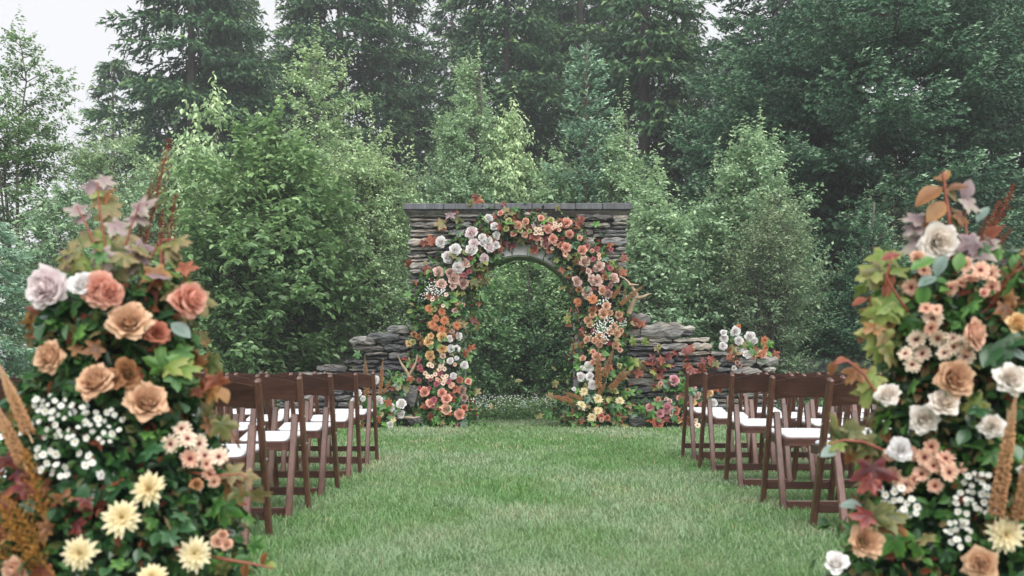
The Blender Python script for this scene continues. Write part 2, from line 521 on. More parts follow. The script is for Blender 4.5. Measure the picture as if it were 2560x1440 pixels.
def course_wall(root, x0, x1, ztop, yc, depth, mat, rng, hole=None, hmin=0.05, hmax=0.14, jitter=0.035, left_j=None):
    z = -0.02
    cnt = 0
    while True:
        h = rng.uniform(hmin, hmax)
        xs_probe = np.linspace(x0, x1, 60)
        if z > max(ztop(x) for x in xs_probe):
            break
        x = x0 + rng.uniform(-jitter, jitter * .4)
        while x < x1 - 0.03:
            w = rng.uniform(0.2, 0.62) * (0.75 + 2.2 * h)
            if x1 - (x + w) < 0.14:
                w = x1 - x + rng.uniform(-jitter * .4, jitter)
            segs = [(x, x + w)]
            if hole is not None:
                a, b = hole(z + h / 2)
                if a is not None:
                    s2 = []
                    for (p, q) in segs:
                        if q <= a or p >= b:
                            s2.append((p, q))
                        else:
                            if p < a - 0.05:
                                s2.append((p, a))
                            if q > b + 0.05:
                                s2.append((b, q))
                    segs = s2
            for (p, q) in segs:
                if q - p < 0.05:
                    continue
                if z + h * .5 > ztop((p + q) / 2):
                    continue
                # some courses split into two thin slabs
                parts_ = [(0, 1)] if h < 0.10 or rng.random() < .5 else [(0, .48), (.48, 1)]
                for (u, v) in parts_:
                    hh = h * (v - u)
                    me = stone_mesh(q - p - rng.uniform(0.004, .022), hh * rng.uniform(.82, .98), depth + rng.uniform(-.03, .05), rng).mesh('stone', mat, False)
                    o = link('stone', me, root)
                    o.location = Vector(((p + q) / 2, yc + rng.uniform(-.04, .03), z + h * (u + v) / 2)) - root.location
                    o.rotation_euler = (0, rng.uniform(-.028, .028), rng.uniform(-.02, .02))
                    cnt += 1
            x += w
        z += h * 0.985
    return cnt


rs = np.random.default_rng(42)
AX, AZ, AR = pX(1300), pZ(777), 0.76       # arch centre, spring line and radius
RING = 0.25
XL, XR = pX(1024), pX(1567)
ZT = pZ(529)
arch = thing('stone_arch', 'dry stacked grey slate arch with dark coping, standing at the end of the grass aisle', 'arch', (AX, YA + WD / 2, 0))
AL = arch.location


def hole(z):
    ro = AR + RING * 0.9
    if z < AZ:
        return AX - AR - 0.17, AX + AR + 0.17
    if z < AZ + ro:
        k = math.sqrt(ro * ro - (z - AZ) ** 2)
        return AX - k, AX + k
    return None, None


course_wall(arch, XL, XR, lambda x: ZT - 0.02, YA + WD / 2, WD, M['slate'], rs, hole)
# dark packed core behind the joints, in blocks round the opening
a = Acc()
zc = 0.0
while zc < ZT - 0.05:
    z2 = min(zc + 0.11, ZT - 0.03)
    hl = hole(zc + 0.0) if zc < AZ else hole(zc)
    if hl[0] is None:
        boxes(a, (XL + .07, YA + .06, zc), (XR - .07, YA + WD - .06, z2))
    else:
        boxes(a, (XL + .07, YA + .06, zc), (hl[0] - .01, YA + WD - .06, z2))
        boxes(a, (hl[1] + .01, YA + .06, zc), (XR - .07, YA + WD - .06, z2))
    zc = z2
o = link('packed_core', a.mesh('packed_core', M['core']), arch, -AL)
# coping: slabs with a tapering lower edge
xs = [pX(1008), pX(1110), pX(1236), pX(1330), pX(1438), pX(1505), pX(1579)]
for i in range(len(xs) - 1):
    x0, x1 = xs[i] + 0.002, xs[i + 1] - 0.002
    zt, zb = pZ(510.5) + rs.uniform(-.006, .006), pZ(526)
    y0, y1 = YA - 0.09, YA + WD + 0.09
    a = Acc()
    boxes(a, (x0, y0, zb), (x1, y1, zt), 0.008)
    link('coping_slab', a.mesh('coping_slab', M['coping']), arch, -AL)
a = Acc()
zz = ZT - 0.015
ins = 0.075
V = [[xs[0] + .02, YA - .075, pZ(528)], [xs[-1] - .02, YA - .075, pZ(528)], [xs[-1] - .02, YA + WD + .075, pZ(528)], [xs[0] + .02, YA + WD + .075, pZ(528)],
     [XL + .01, YA - .005, zz - .055], [XR - .01, YA - .005, zz - .055], [XR - .01, YA + WD, zz - .055], [XL + .01, YA + WD, zz - .055]]
a.add(V, None, [(0, 1, 2, 3), (4, 7, 6, 5), (0, 4, 5, 1), (1, 5, 6, 2), (2, 6, 7, 3), (3, 7, 4, 0)])
link('corbel_course', a.mesh('corbel_course', M['slate_dark']), arch, -AL)
# dressed voussoirs
nv = 11
for i in range(nv):
    t0, t1 = math.pi * i / nv + 0.008, math.pi * (i + 1) / nv - 0.008
    a = Acc()
    A = np.linspace(t0, t1, 4)
    r0, r1 = AR, AR + RING + rs.uniform(-.03, .02)
    fy, by = YA - 0.025 - rs.uniform(0, .012), YA + WD
    V = []
    for y, sh in ((fy + .012, 0.0), (fy, 0.010), (by, 0.0)):
        for r, sg in ((r0, 1), (r1, -1)):
            for jj, q in enumerate(A):
                q2 = q + (sh / .8 if jj == 0 else -sh / .8 if jj == 3 else 0)
                V.append((AX + (r + sg * sh) * math.cos(q2), y, AZ + (r + sg * sh) * math.sin(q2)))
    Q = []
    def ring8(b):
        return [b + 0, b + 1, b + 2, b + 3, b + 7, b + 6, b + 5, b + 4]
    R0, R1, R2 = ring8(0), ring8(8), ring8(16)
    for k in range(8):
        kk = (k + 1) % 8
        Q.append((R0[k], R0[kk], R1[kk], R1[k]))
        Q.append((R0[kk], R0[k], R2[k], R2[kk]))
    for k in range(3):
        Q.append((8 + k, 12 + k, 13 + k, 9 + k))
        Q.append((16 + k, 17 + k, 21 + k, 20 + k))
    a.add(V, None, Q)
    link('voussoir', a.mesh('voussoir', M['limestone']), arch, -AL)
# underside of the arch ring with painted green bounce light, 4 mm inside the voussoirs
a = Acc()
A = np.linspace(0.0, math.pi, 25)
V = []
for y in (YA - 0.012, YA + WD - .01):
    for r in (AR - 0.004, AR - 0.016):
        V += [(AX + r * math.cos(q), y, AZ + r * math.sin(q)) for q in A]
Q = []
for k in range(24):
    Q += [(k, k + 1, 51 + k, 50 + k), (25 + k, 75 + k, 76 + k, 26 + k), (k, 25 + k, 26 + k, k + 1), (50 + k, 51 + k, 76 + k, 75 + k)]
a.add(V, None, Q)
link('soffit', a.mesh('soffit', M['bounce_stone'], False), arch, -AL)
for sgn in (-1, 1):
    z = 0.0
    while z < AZ - 0.05:
        h = min(rs.uniform(.3, .45), AZ - z)
        if AZ - z - h < .15:
            h = AZ - z
        a = Acc()
        x0 = AX + sgn * AR
        boxes(a, (x0, YA - .03 + rs.uniform(0, .01), z + .004), (x0 + sgn * (.16 + rs.uniform(0, .02)), YA + WD, z + h - .004), 0.01)
        link('jamb_stone', a.mesh('jamb_stone', M['limestone']), arch, -AL)
        z += h

rs = np.random.default_rng(8)
lwall = thing('stone_wall', 'low dark slate wall stepping down from the arch behind the white floor flowers', 'wall', (pX(880), YA + .3, 0), 'low slate walls beside the arch')
prof = ([pX(700), pX(790), pX(880), pX(905), pX(960), pX(1000), pX(1024)], [.72, .80, .93, 1.12, 1.26, 1.30, 1.44])
course_wall(lwall, pX(690), XL - .01, lambda x: float(np.interp(x, *prof)), YA + .29, .46, M['slate_dark'], rs, None, .055, .14)
a = Acc()
for k in range(14):
    x0 = pX(690) + .07 + k * (XL - pX(690) - .12) / 14
    x1 = x0 + (XL - pX(690) - .12) / 14
    boxes(a, (x0, YA + .13, 0), (x1 - .001, YA + .45, float(np.interp((x0 + x1) / 2, *prof)) - .16))
link('packed_core', a.mesh('packed_core', M['core']), lwall, -lwall.location)
rwall = thing('stone_wall', 'low pale grey slate wall sloping down from the arch towards the brown chairs', 'wall', (pX(1760), YA + .3, 0), 'low slate walls beside the arch')
prof2 = ([pX(1567), pX(1600), pX(1650), pX(1700), pX(1790), pX(1850), pX(1940), pX(1960)], [1.52, 1.46, 1.40, 1.34, 1.15, 1.04, .90, .5])
course_wall(rwall, XR + .01, pX(1945), lambda x: float(np.interp(x, *prof2)), YA + .27, .46, M['slate'], rs, None, .06, .15)
a = Acc()
for k in range(14):
    x0 = XR + .03 + k * (pX(1945) - XR - .12) / 14
    x1 = x0 + (pX(1945) - XR - .12) / 14
    boxes(a, (x0, YA + .11, 0), (x1 - .001, YA + .43, float(np.interp((x0 + x1) / 2, *prof2)) - .16))
link('packed_core', a.mesh('packed_core', M['core']), rwall, -rwall.location)
for (px, py, w, h) in ((1657, 826, .62, .23), (1712, 822, .3, .09), (1598, 797, .3, .18), (1545, 770, .01, .01)):
    if w < .1:
        continue
    me = stone_mesh(w, h, .5, rs).mesh('stone', M['slate'], False)
    o = link('stone', me, rwall)
    o.location = Vector((pX(px), YA + .25, pZ(py))) - rwall.location
for (px, py, w, h) in ((955, 843, .46, .15), (995, 824, .32, .12), (905, 852, .35, .13)):
    me = stone_mesh(w, h, .5, rs).mesh('stone', M['slate'], False)
    o = link('stone', me, lwall)
    o.location = Vector((pX(px), YA + .25, pZ(py))) - lwall.location


# ------------------------------------------------------------------ trees
def leaf_cloud(acc, P, A, Nn, Ln, Wd, tint, hexa=False):
    """folded leaves: base P, axis A, normal Nn"""
    A = nrm(A)
    S = nrm(np.cross(A, Nn))
    Nn = np.cross(S, A)
    L, W = Ln[:, None], Wd[:, None]
    k = len(P)
    idx = np.arange(k)[:, None]
    if hexa:
        V = np.stack([P, P + A * L * .32 + S * W * .5 + Nn * W * .16, P + A * L * .7 + S * W * .38 + Nn * W * .10, P + A * L - Nn * W * .2,
                      P + A * L * .7 - S * W * .38 + Nn * W * .10, P + A * L * .32 - S * W * .5 + Nn * W * .16], 1)
        b = idx * 6
        acc.add(V, None, np.concatenate([b + np.array([0, 1, 2, 3]), b + np.array([0, 3, 4, 5])]), np.repeat(tint, 6))
    else:
        V = np.stack([P, P + A * L * .45 + S * W * .5 + Nn * W * .15, P + A * L - Nn * W * .15, P + A * L * .45 - S * W * .5 + Nn * W * .15], 1)
        b = idx * 4
        acc.add(V, np.concatenate([b + np.array([0, 1, 2]), b + np.array([0, 2, 3])]), None, np.repeat(tint, 4))


def leaf_tree(name, label, cat, px, Y, prof, mat, leaf=.085, ratio=.62, density=1.0, stems=4, droop=.35, hexa=False, group=None, bark='bark',
              seed=0, open_=0.25, rise=.45, zmin=0.10, twigs=8, per=9, tip=.35, spread=.45, depthk=1.0, lk=1.0):
    rng = np.random.default_rng(seed + 100)
    k = Y / F
    X0 = (px - 1280) * k
    zs = np.array([CH + (HZ - p) * k for p, h, *_ in prof])[::-1]
    rsd = np.array([h * k for p, h, *_ in prof])[::-1]
    off = np.array([(q[2] if len(q) > 2 else 0) * k for q in prof])[::-1]
    top = zs[-1]
    R = lambda z: np.interp(z, zs, rsd)
    OFF = lambda z: np.interp(z, zs, off)
    t = thing(name, label, cat, (X0, Y, 0), group)
    tr, lf = Acc(), Acc()
    TP, TD, TL, TT = [], [], [], []
    for s in range(stems):
        az = 2 * np.pi * s / stems + rng.uniform(-.6, .6)
        hh = top * (0.97 if s == 0 else rng.uniform(.62, .95))
        lean = 0.05 if s == 0 else rng.uniform(.25, .75) * spread * 2
        n = 9
        zz = np.linspace(0, hh, n)
        rad = (zz / hh) ** 0.8 * lean * R(hh * .75)
        jx = np.cumsum(rng.normal(0, .018 * hh / 3, n))
        jy = np.cumsum(rng.normal(0, .018 * hh / 3, n))
        jx -= jx[0]
        jy -= jy[0]
        P = np.stack([np.cos(az) * (rad + .05) + jx + OFF(zz), np.sin(az) * (rad + .05) * depthk + jy, zz], -1)
        P[-1, :2] = P[-1, :2] * .8 + np.array([OFF(hh), 0]) * .2
        r0 = .012 + hh * .0065
        tube(tr, P, np.linspace(r0, .005, n), 6, 0.5)
        for q_ in range(5):                     # young shoots above the crown
            zq = hh * (1 if q_ == 0 else rng.uniform(.72, .99))
            bp = np.array([np.interp(zq, zz, P[:, c]) for c in range(3)])
            if q_:
                a3 = rng.uniform(0, 2 * np.pi)
                bp = bp + np.array([np.cos(a3), np.sin(a3), 0]) * R(zq) * rng.uniform(.3, .8)
            for w2 in range(2):
                TP.append(bp + np.array([0, 0, w2 * .24]))
                TD.append(nrm(np.array([rng.normal(0, .15), rng.normal(0, .15), 1.0])))
                TL.append(.34)
                TT.append(tip + .1)
        nb = int((hh * 6.5 + 8) * density * (1.0 if s == 0 else .85))
        for b in range(nb):
            u = rng.uniform(zmin, .985) ** 0.85
            z = u * hh
            base = np.array([np.interp(z, zz, P[:, c]) for c in range(3)])
            a2 = rng.uniform(0, 2 * np.pi)
            rl = max(R(min(z + .25, top)), .06) * rng.uniform(.45, 1.05) * (.62 + .72 * float(value_noise(np.array(a2 * 1.1 + seed), np.array(z * 1.5), seed)))
            tgt = np.array([np.cos(a2) * rl + OFF(z), np.sin(a2) * rl * depthk, 0])
            dxy = tgt[:2] - base[:2]
            ln = np.linalg.norm(dxy)
            mx_ = .9 * R(z) + .35
            if ln > mx_:
                dxy *= mx_ / ln
                ln = mx_
            up = ln * rng.uniform(.15, 1.0) * rise * 1.6
            if base[2] + up > top:
                up = max(top - base[2], 0) * rng.uniform(.4, 1)
            q = np.linspace(0, 1, 5)
            B = base + np.stack([dxy[0] * q, dxy[1] * q, up * (q ** .8) - .12 * ln * q ** 3], -1)
            B[1:] += rng.normal(0, .03 * (ln + .2), (4, 3))
            br = max(.0045, r0 * .42 * (1 - u * .6))
            tube(tr, B, np.linspace(br, .002, 5), 4, 0.5, False)
            m = max(3, int(twigs * (0.5 + ln)))
            tt = rng.uniform(open_, 1.0, m)
            tt[0] = 1.0
            for w in tt:
                o = np.array([np.interp(w, q, B[:, c]) for c in range(3)])
                d = nrm(np.array([dxy[0], dxy[1], up + .1]) / max(ln, .1) + rng.normal(0, .65, 3) + np.array([0, 0, .18]))
                TP.append(o)
                TD.append(d)
                TL.append(rng.uniform(.14, .42) * (leaf / .085) ** .5)
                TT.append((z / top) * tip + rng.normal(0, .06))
    TP, TD, TL, TT = map(np.array, (TP, TD, TL, TT))
    for i in range(0, len(TP), 2):
        tube(tr, np.stack([TP[i], TP[i] + TD[i] * TL[i]]), [.0035, .0015], 3, 0.5, False)
    nT = len(TP)
    j = np.tile(np.arange(per), nT)
    I = np.repeat(np.arange(nT), per)
    f = (j + rng.uniform(.3, .9, len(j))) / per
    P = TP[I] + TD[I] * (TL[I] * f)[:, None] + rng.normal(0, .012, (len(I), 3))
    side = nrm(np.cross(TD[I], np.array([0.1, 0.2, 1.0])))
    sg = np.where(j % 2 == 0, 1, -1)[:, None]
    A = TD[I] * .45 + side * sg * .8 + rng.normal(0, .35, (len(I), 3)) + np.array([0, 0, -droop])
    Nn = np.array([0, 0, 1.0]) + rng.normal(0, .42, (len(I), 3))
    ln = 1.12 * lk * leaf * rng.uniform(.55, 1.2, len(I)) * np.where(f > .85, .75, 1)
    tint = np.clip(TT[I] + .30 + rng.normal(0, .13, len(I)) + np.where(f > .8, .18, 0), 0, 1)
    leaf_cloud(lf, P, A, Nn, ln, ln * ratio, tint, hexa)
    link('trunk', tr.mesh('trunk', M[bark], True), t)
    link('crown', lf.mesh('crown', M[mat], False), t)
    LEAFN[label[:40]] = len(I)
    return t


LEAFN = {}


def twig_fan(acc, P, D, L, tint, k, w, rng, spread=.75, nl=.34):
    """spruce twigs: k flat needle tufts round each axis plus the axis itself"""
    n = len(P)
    D = nrm(D)
    s = nrm(np.cross(D, np.array([.2, .1, 1.0])))
    u = np.cross(D, s)
    for i in range(k):
        tpos = (i + .35) / (k + .3)
        ang = i * 2.4 + rng.uniform(0, .8, n)
        rad = s * np.cos(ang)[:, None] + u * np.sin(ang)[:, None] * .7
        b = P + D * (L * tpos)[:, None]
        ax = nrm(D * .8 + rad * spread)
        pr = nrm(np.cross(ax, D + .01)) * (w * L)[:, None]
        e = b + ax * (L * nl * (1.15 - .35 * tpos))[:, None]
        V = np.stack([b - pr * .6, b + pr * .6 + D * (L * .12)[:, None], e], 1)
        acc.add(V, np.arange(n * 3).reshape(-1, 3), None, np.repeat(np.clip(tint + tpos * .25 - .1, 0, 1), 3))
    pr = s * (w * L * .45)[:, None]
    V = np.stack([P - pr, P + pr, P + D * L[:, None]], 1)
    acc.add(V, np.arange(n * 3).reshape(-1, 3), None, np.repeat(tint, 3))


def spruce(name, label, px, Y, prof, mat, whorl=.42, per=6, side_gap=.16, twig_gap=.12, twig=.2, k=5, w=.09, slope=.05, sag=.22, lift=.12,
           bark='bark', group=None, seed=0, trunk_r=None, hang=.35, limit_py=-130, z0_py=None, tipc=.5, lean=0.0, leader=0.0, sl=.5, nl=.42):
    rng = np.random.default_rng(seed + 900)
    kf = Y / F
    X0 = (px - 1280) * kf
    zs = np.array([CH + (HZ - q[0]) * kf for q in prof])[::-1]
    rr = np.array([q[1] * kf for q in prof])[::-1]
    top = zs[-1]
    R = lambda z: np.interp(z, zs, rr)
    zlim = CH + (HZ - limit_py) * kf
    t = thing(name, label, 'tree', (X0, Y, 0), group)
    tr, cr = Acc(), Acc()
    r0 = trunk_r or top * .011 + .02
    zz = np.linspace(-.02, top + leader, 12)
    P = np.stack([lean * (zz / top) ** 2 + np.where(zz > top, .1 * leader, 0), 0 * zz, zz], -1)
    tube(tr, P, np.maximum(r0 * np.clip(1 - zz / (top + leader), .03, 1) ** .8, .016 if leader else .004), 8, 0.5)
    z = max(zs[0], .1)
    TP, TD, TL, TT = [], [], [], []
    while z < top:
        sparse = z > zlim
        nb = per if not sparse else 3
        for b in range(nb):
            az = rng.uniform(0, 2 * np.pi)
            L = R(z) * rng.uniform(.72, 1.12)
            if L < .05:
                continue
            zb = z + rng.uniform(-.3, .3) * whorl
            yo = rng.uniform(.7, 1.3)
            d = np.array([np.cos(az), np.sin(az)])
            q = np.linspace(0, 1, 7)
            ht = (slope * q - sag * yo * q ** 1.6 + lift * yo * q ** 3.2) * L
            wob = np.cumsum(rng.normal(0, .018 * L, 7))
            B = np.stack([d[0] * L * q - d[1] * wob, d[1] * L * q + d[0] * wob, zb + ht], -1)
            B[:, 0] += lean * (zb / top) ** 2
            tube(tr, B, np.linspace(max(.008, r0 * .16), .003, 7), 4, 0.5, False)
            gap = side_gap * (2.2 if sparse else 1)
            ns = max(2, int(L / gap))
            for i in range(ns):
                w_ = .14 + .86 * (i + rng.uniform(0, .8)) / ns
                w_ = min(w_, 1)
                o = np.array([np.interp(w_, q, B[:, c]) for c in range(3)])
                tang = np.array([np.interp(min(w_ + .05, 1), q, B[:, c]) for c in range(3)]) - np.array([np.interp(max(w_ - .05, 0), q, B[:, c]) for c in range(3)])
                tang = nrm(tang)
                for sgn in (-1, 1):
                    l = min((sl * L * (1 - w_) ** .8 + .16 * (twig / .2)) * rng.uniform(.6, 1.1), .95 * (twig / .2) ** .5)
                    ang = sgn * rng.uniform(.7, 1.1)
                    sd = rotate_about(tang[None], np.array([[0, 0, 1.0]]), np.array([ang]))[0]
                    sd = nrm(sd + np.array([0, 0, rng.uniform(-.38, .05)]))
                    m = max(1, int(l / (twig_gap * (2.0 if sparse else 1))))
                    # twigs along the side branch, both sides and its end
                    for j in range(m):
                        f = (j + rng.uniform(.2, 1)) / m
                        p = o + sd * l * f
                        s3 = 1 if (j % 2) else -1
                        td = rotate_about(sd[None], np.array([[0, 0, 1.0]]), np.array([s3 * rng.uniform(.35, .95)]))[0] + np.array([0, 0, -rng.uniform(0, hang)])
                        TP.append(p)
                        TD.append(td)
                        TL.append(twig * rng.uniform(.7, 1.25) * (1.6 if sparse else 1))
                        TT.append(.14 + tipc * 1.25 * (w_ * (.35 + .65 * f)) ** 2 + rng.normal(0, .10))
                    TP.append(o + sd * l * .9)
                    TD.append(sd + np.array([0, 0, .12]))
                    TL.append(twig * rng.uniform(.8, 1.2))
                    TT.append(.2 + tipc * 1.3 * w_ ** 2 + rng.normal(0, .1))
            TP.append(B[-2])
            TD.append(B[-1] - B[-2])
            TL.append(twig * 1.3)
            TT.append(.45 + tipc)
        z += whorl * rng.uniform(.75, 1.2) * (2.0 if sparse else 1) * (.5 + .5 * min(1, R(z) / (rr.max() * .6)))
    if leader:
        for i in range(8):
            f = i / 8
            TP.append(np.array([lean, 0, top + leader * f * .9]))
            TD.append(np.array([rng.normal(0, .5), rng.normal(0, .5), .9]))
            TL.append(twig * .7)
            TT.append(.7)
    TP, TD, TL, TT = np.array(TP), np.array(TD), np.array(TL), np.clip(np.array(TT), 0, 1)
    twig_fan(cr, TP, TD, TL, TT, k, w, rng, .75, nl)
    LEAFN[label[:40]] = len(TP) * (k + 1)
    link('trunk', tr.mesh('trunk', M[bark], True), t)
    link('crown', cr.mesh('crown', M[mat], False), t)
    return t


GS = 'tall spruces of the misty forest behind the arch'
GL = 'broadleaf trees and bushes round the arch'
far = dict(mat='spruce_far', whorl=.72, per=7, side_gap=.22, twig_gap=.20, twig=.40, k=4, w=.17, nl=.5, group=GS, hang=.6, sag=.30, lift=.10)
# middle distance spruces
spruce('spruce_tree', 'tall misty spruce with long drooping boughs at the edge of the open white sky', 478, 30, [(-420, 10), (-150, 110), (60, 165), (200, 215), (300, 225), (420, 205), (600, 180)], seed=1, tipc=.45, **far)
spruce('spruce_tree', 'small hazy spruce poking up against the white sky beside the leftmost tall spruce', 282, 37, [(150, 3), (200, 22), (260, 42), (330, 60), (480, 80)], seed=2, **far)
spruce('spruce_tree', 'hazy spruce standing behind the crown of the tall pale broadleaf tree', 580, 37, [(-380, 10), (-100, 40), (100, 62), (200, 100), (300, 130), (550, 140)], seed=3, **far)
spruce('spruce_tree', 'dark spruce just right of the tall pale broadleaf tree crown', 850, 33, [(-450, 10), (-150, 95), (50, 150), (220, 165), (400, 160), (620, 150)], seed=4, **far)
spruce('spruce_tree', 'half bare grey spruce showing dead twigs left of the slender birch', 975, 36, [(-380, 8), (-120, 60), (60, 85), (250, 110), (500, 120)], seed=5, **far)
spruce('spruce_tree', 'thin pale spruce beside the small gap of sky above the arch', 1130, 41, [(-60, 4), (40, 34), (120, 60), (250, 80), (500, 90)], seed=6, **far)
spruce('spruce_tree', 'broad green spruce directly above the keystone of the arch', 1265, 31, [(-420, 8), (-150, 85), (40, 135), (200, 150), (350, 165), (600, 150)], seed=7, **far)
spruce('spruce_tree', 'dark spruce filling the view behind the small blue spruce sapling', 1450, 34, [(-450, 8), (-150, 90), (50, 140), (250, 150), (500, 150)], seed=8, **far)
spruce('spruce_tree', 'dark spruce with a visible grey trunk left of the big blue green spruce', 1612, 27, [(-520, 10), (-150, 95), (50, 140), (200, 168), (330, 170), (430, 120), (520, 100), (640, 90)], seed=9, trunk_r=.26, **far)
spruce('spruce_tree', 'hazy spruce in the gap between the grey trunk and the big blue green spruce', 1760, 40, [(150, 5), (230, 45), (320, 75), (500, 100)], seed=10, **far)
# forest rows behind
back = dict(far)
back.update(whorl=.8, per=6, side_gap=.45, twig_gap=.40, twig=.66, k=4, w=.20)
for i, (px, Y, tp, hw, lb) in enumerate([
        (560, 46, -150, 110, 'distant spruce seen faintly between the two leftmost tall spruces'),
        (730, 48, 90, 120, 'distant spruce behind the dark spruce beside the pale broadleaf crown'),
        (1020, 49, 110, 95, 'distant spruce under the small gap of sky above the left arch corner'),
        (1190, 50, 70, 110, 'distant spruce filling the gap left of the broad green spruce'),
        (1360, 47, -260, 120, 'distant spruce between the broad green spruce and the one behind the sapling'),
        (1540, 46, -280, 120, 'distant spruce behind the one with the visible grey trunk'),
        (1690, 50, 40, 110, 'distant spruce low behind the gap of sky right of the grey trunk'),
        (1840, 45, 140, 120, 'distant spruce glimpsed behind the left boughs of the big blue green spruce'),
        (2020, 44, -250, 130, 'distant spruce hidden mostly behind the big blue green spruce'),
        (400, 50, 210, 90, 'distant low spruce behind the leftmost broadleaf trees')]):
    spruce('spruce_tree', lb, px, Y, [(tp, 6), (tp + 150, hw * .5), (tp + 330, hw * .85), (500, hw), (780, hw)], seed=20 + i, **back)
# the wood beyond, one hazy mass
rw = np.random.default_rng(321)
wt, wc = Acc(), Acc()
for i in range(95):
    Y = rw.uniform(56, 84)
    px = 330 + (i + rw.uniform(0, 1)) / 95 * 2650
    X0 = (px - 1280) / F * Y
    top = (9 if px < 460 else 15) * rw.uniform(.75, 1.25)
    tube(wt, [(X0, Y, 0), (X0, Y, top * .6), (X0, Y, top)], [.22, .12, .02], 4)
    m = 520
    z = top * (1 - rw.uniform(0, .97, m) ** .62)
    r = (1 - z / top) ** .8 * top * .17 + .1
    az_ = rw.uniform(0, 2 * np.pi, m)
    d = np.stack([np.cos(az_), np.sin(az_), -.35 + 0 * az_], -1)
    q = rw.uniform(.15, .75, m)
    twig_fan(wc, np.stack([X0 + d[:, 0] * r * q, Y + d[:, 1] * r * q, z], -1), d, np.clip(r * .75, .5, 1.6), np.clip(.4 + .3 * q + rw.normal(0, .12, m), 0, 1), 4, .2, rw, .8, .5)
woods = link('far_woods', wc.mesh('far_woods', M['spruce_far']), kind='stuff')
link('far_woods_trunks', wt.mesh('far_woods_trunks', M['bark']), woods)

# near right spruces
near = dict(mat='spruce_blue', per=8, whorl=.50, side_gap=.125, twig_gap=.115, twig=.21, k=5, w=.15, slope=.10, sag=.25, lift=.20, hang=.4, tipc=.55)
spruce('spruce_tree', 'huge blue green spruce with a dark trunk filling the right of the view', 2212, 19.5,
       [(-620, 30), (-300, 260), (0, 408), (110, 455), (200, 500), (400, 480), (560, 400), (700, 330), (800, 260)], trunk_r=.27, seed=40, limit_py=-60, group='blue green spruces to the right of the arch', **near)
n2 = dict(near)
n2.update(side_gap=.24, twig_gap=.18, twig=.29, whorl=.45, w=.17)
spruce('spruce_tree', 'second blue green spruce beyond the tall right flower arrangement', 2620, 22, [(-500, 20), (-100, 260), (200, 380), (500, 360), (800, 300)], seed=41, trunk_r=.25, group='blue green spruces to the right of the arch', **n2)
spruce('spruce_tree', 'blue green spruce in the rear, between the huge spruce and the grey trunk', 1935, 25, [(-300, 20), (0, 150), (200, 200), (420, 230), (640, 230), (840, 200)], seed=42, group='blue green spruces to the right of the arch', **n2)
# young spruces
sap = dict(per=7, whorl=.22, side_gap=.10, twig_gap=.09, twig=.14, k=5, w=.14, slope=.35, sag=.18, lift=.22, hang=.25, tipc=.5)
s2 = dict(sap)
s2.update(whorl=.31, per=6, side_gap=.13, twig_gap=.11, twig=.17, slope=.22, sag=.12, sl=.30)
spruce('spruce_sapling', 'slender pale blue spruce sapling with a thin curved leader rising above the arch', 1466, 18.6, [(140, 4), (150, 32), (215, 36), (290, 62), (380, 84), (460, 104), (560, 115), (700, 110)], 'spruce_pale',
       seed=50, leader=.28, trunk_r=.06, bark='bark_brown', **s2)
spruce('spruce_sapling', 'young spruce with a bare upright leader left of the right flower arrangement', 2182, 15.6, [(545, 6), (590, 36), (660, 62), (740, 90), (850, 120), (900, 120)], 'spruce_blue', seed=51, leader=.24, trunk_r=.03, **sap)
spruce('spruce_sapling', 'bushy young spruce low behind the chairs left of the right flower arrangement', 2085, 16, [(690, 10), (740, 60), (820, 100), (900, 120)], 'spruce_blue', seed=52, **sap)
spruce('spruce_sapling', 'bushy young spruce behind the foot of the tall right flower arrangement', 2290, 15.8, [(640, 10), (700, 70), (800, 120), (900, 140)], 'spruce_blue', seed=53, **sap)
spruce('spruce_sapling', 'pale green spruce with drooping boughs at the left edge behind the flowers', -30, 12.5, [(555, 10), (600, 60), (680, 105), (780, 130), (890, 140)], 'spruce_pale', seed=54,
       per=8, whorl=.22, side_gap=.10, twig_gap=.08, twig=.14, k=6, w=.08, slope=.12, sag=.42, lift=.12, hang=.5, tipc=.4)
spruce('spruce_sapling', 'dark green young spruce seen through the right half of the arch opening', 1400, 17.5, [(700, 10), (760, 60), (850, 90), (930, 100)], 'spruce_blue', seed=55, **sap)
spruce('spruce_sapling', 'blue green young spruce beneath the boughs right of the arch coping', 1770, 19, [(430, 10), (500, 60), (620, 110), (760, 120), (860, 110)], 'spruce_blue', seed=56, **s2)

# broadleaf trees
leaf_tree('alder_tree', 'bright green bushy alder spreading behind the brown chairs left of the arch', 'tree', 668, 15.8,
          [(300, 14), (340, 60), (420, 140), (520, 205), (640, 250), (760, 268), (850, 262), (915, 235)], 'alder', leaf=.115, ratio=.66, density=1.5, stems=7, hexa=True, seed=1, group=GL, twigs=7, per=8, zmin=.06, tip=.42, spread=.5)
leaf_tree('broadleaf_tree', 'tall pale green broadleaf tree rising highest left of the arch', 'tree', 778, 18.2,
          [(92, 8), (130, 45), (200, 95), (290, 118), (400, 128), (480, 130), (620, 130), (820, 120)], 'aspen', leaf=.095, ratio=.6, density=2.0, stems=4, lk=.74, per=12, seed=2, group=GL, tip=.5, spread=.3)
leaf_tree('broadleaf_tree', 'yellowish green leaning broadleaf tree next to the left corner of the coping', 'tree', 935, 16.9,
          [(318, 8), (370, 55), (450, 85), (560, 105), (700, 118), (860, 115)], 'aspen', leaf=.085, ratio=.6, density=1.7, stems=5, lk=.74, per=12, seed=3, group=GL, tip=.5, spread=.45)
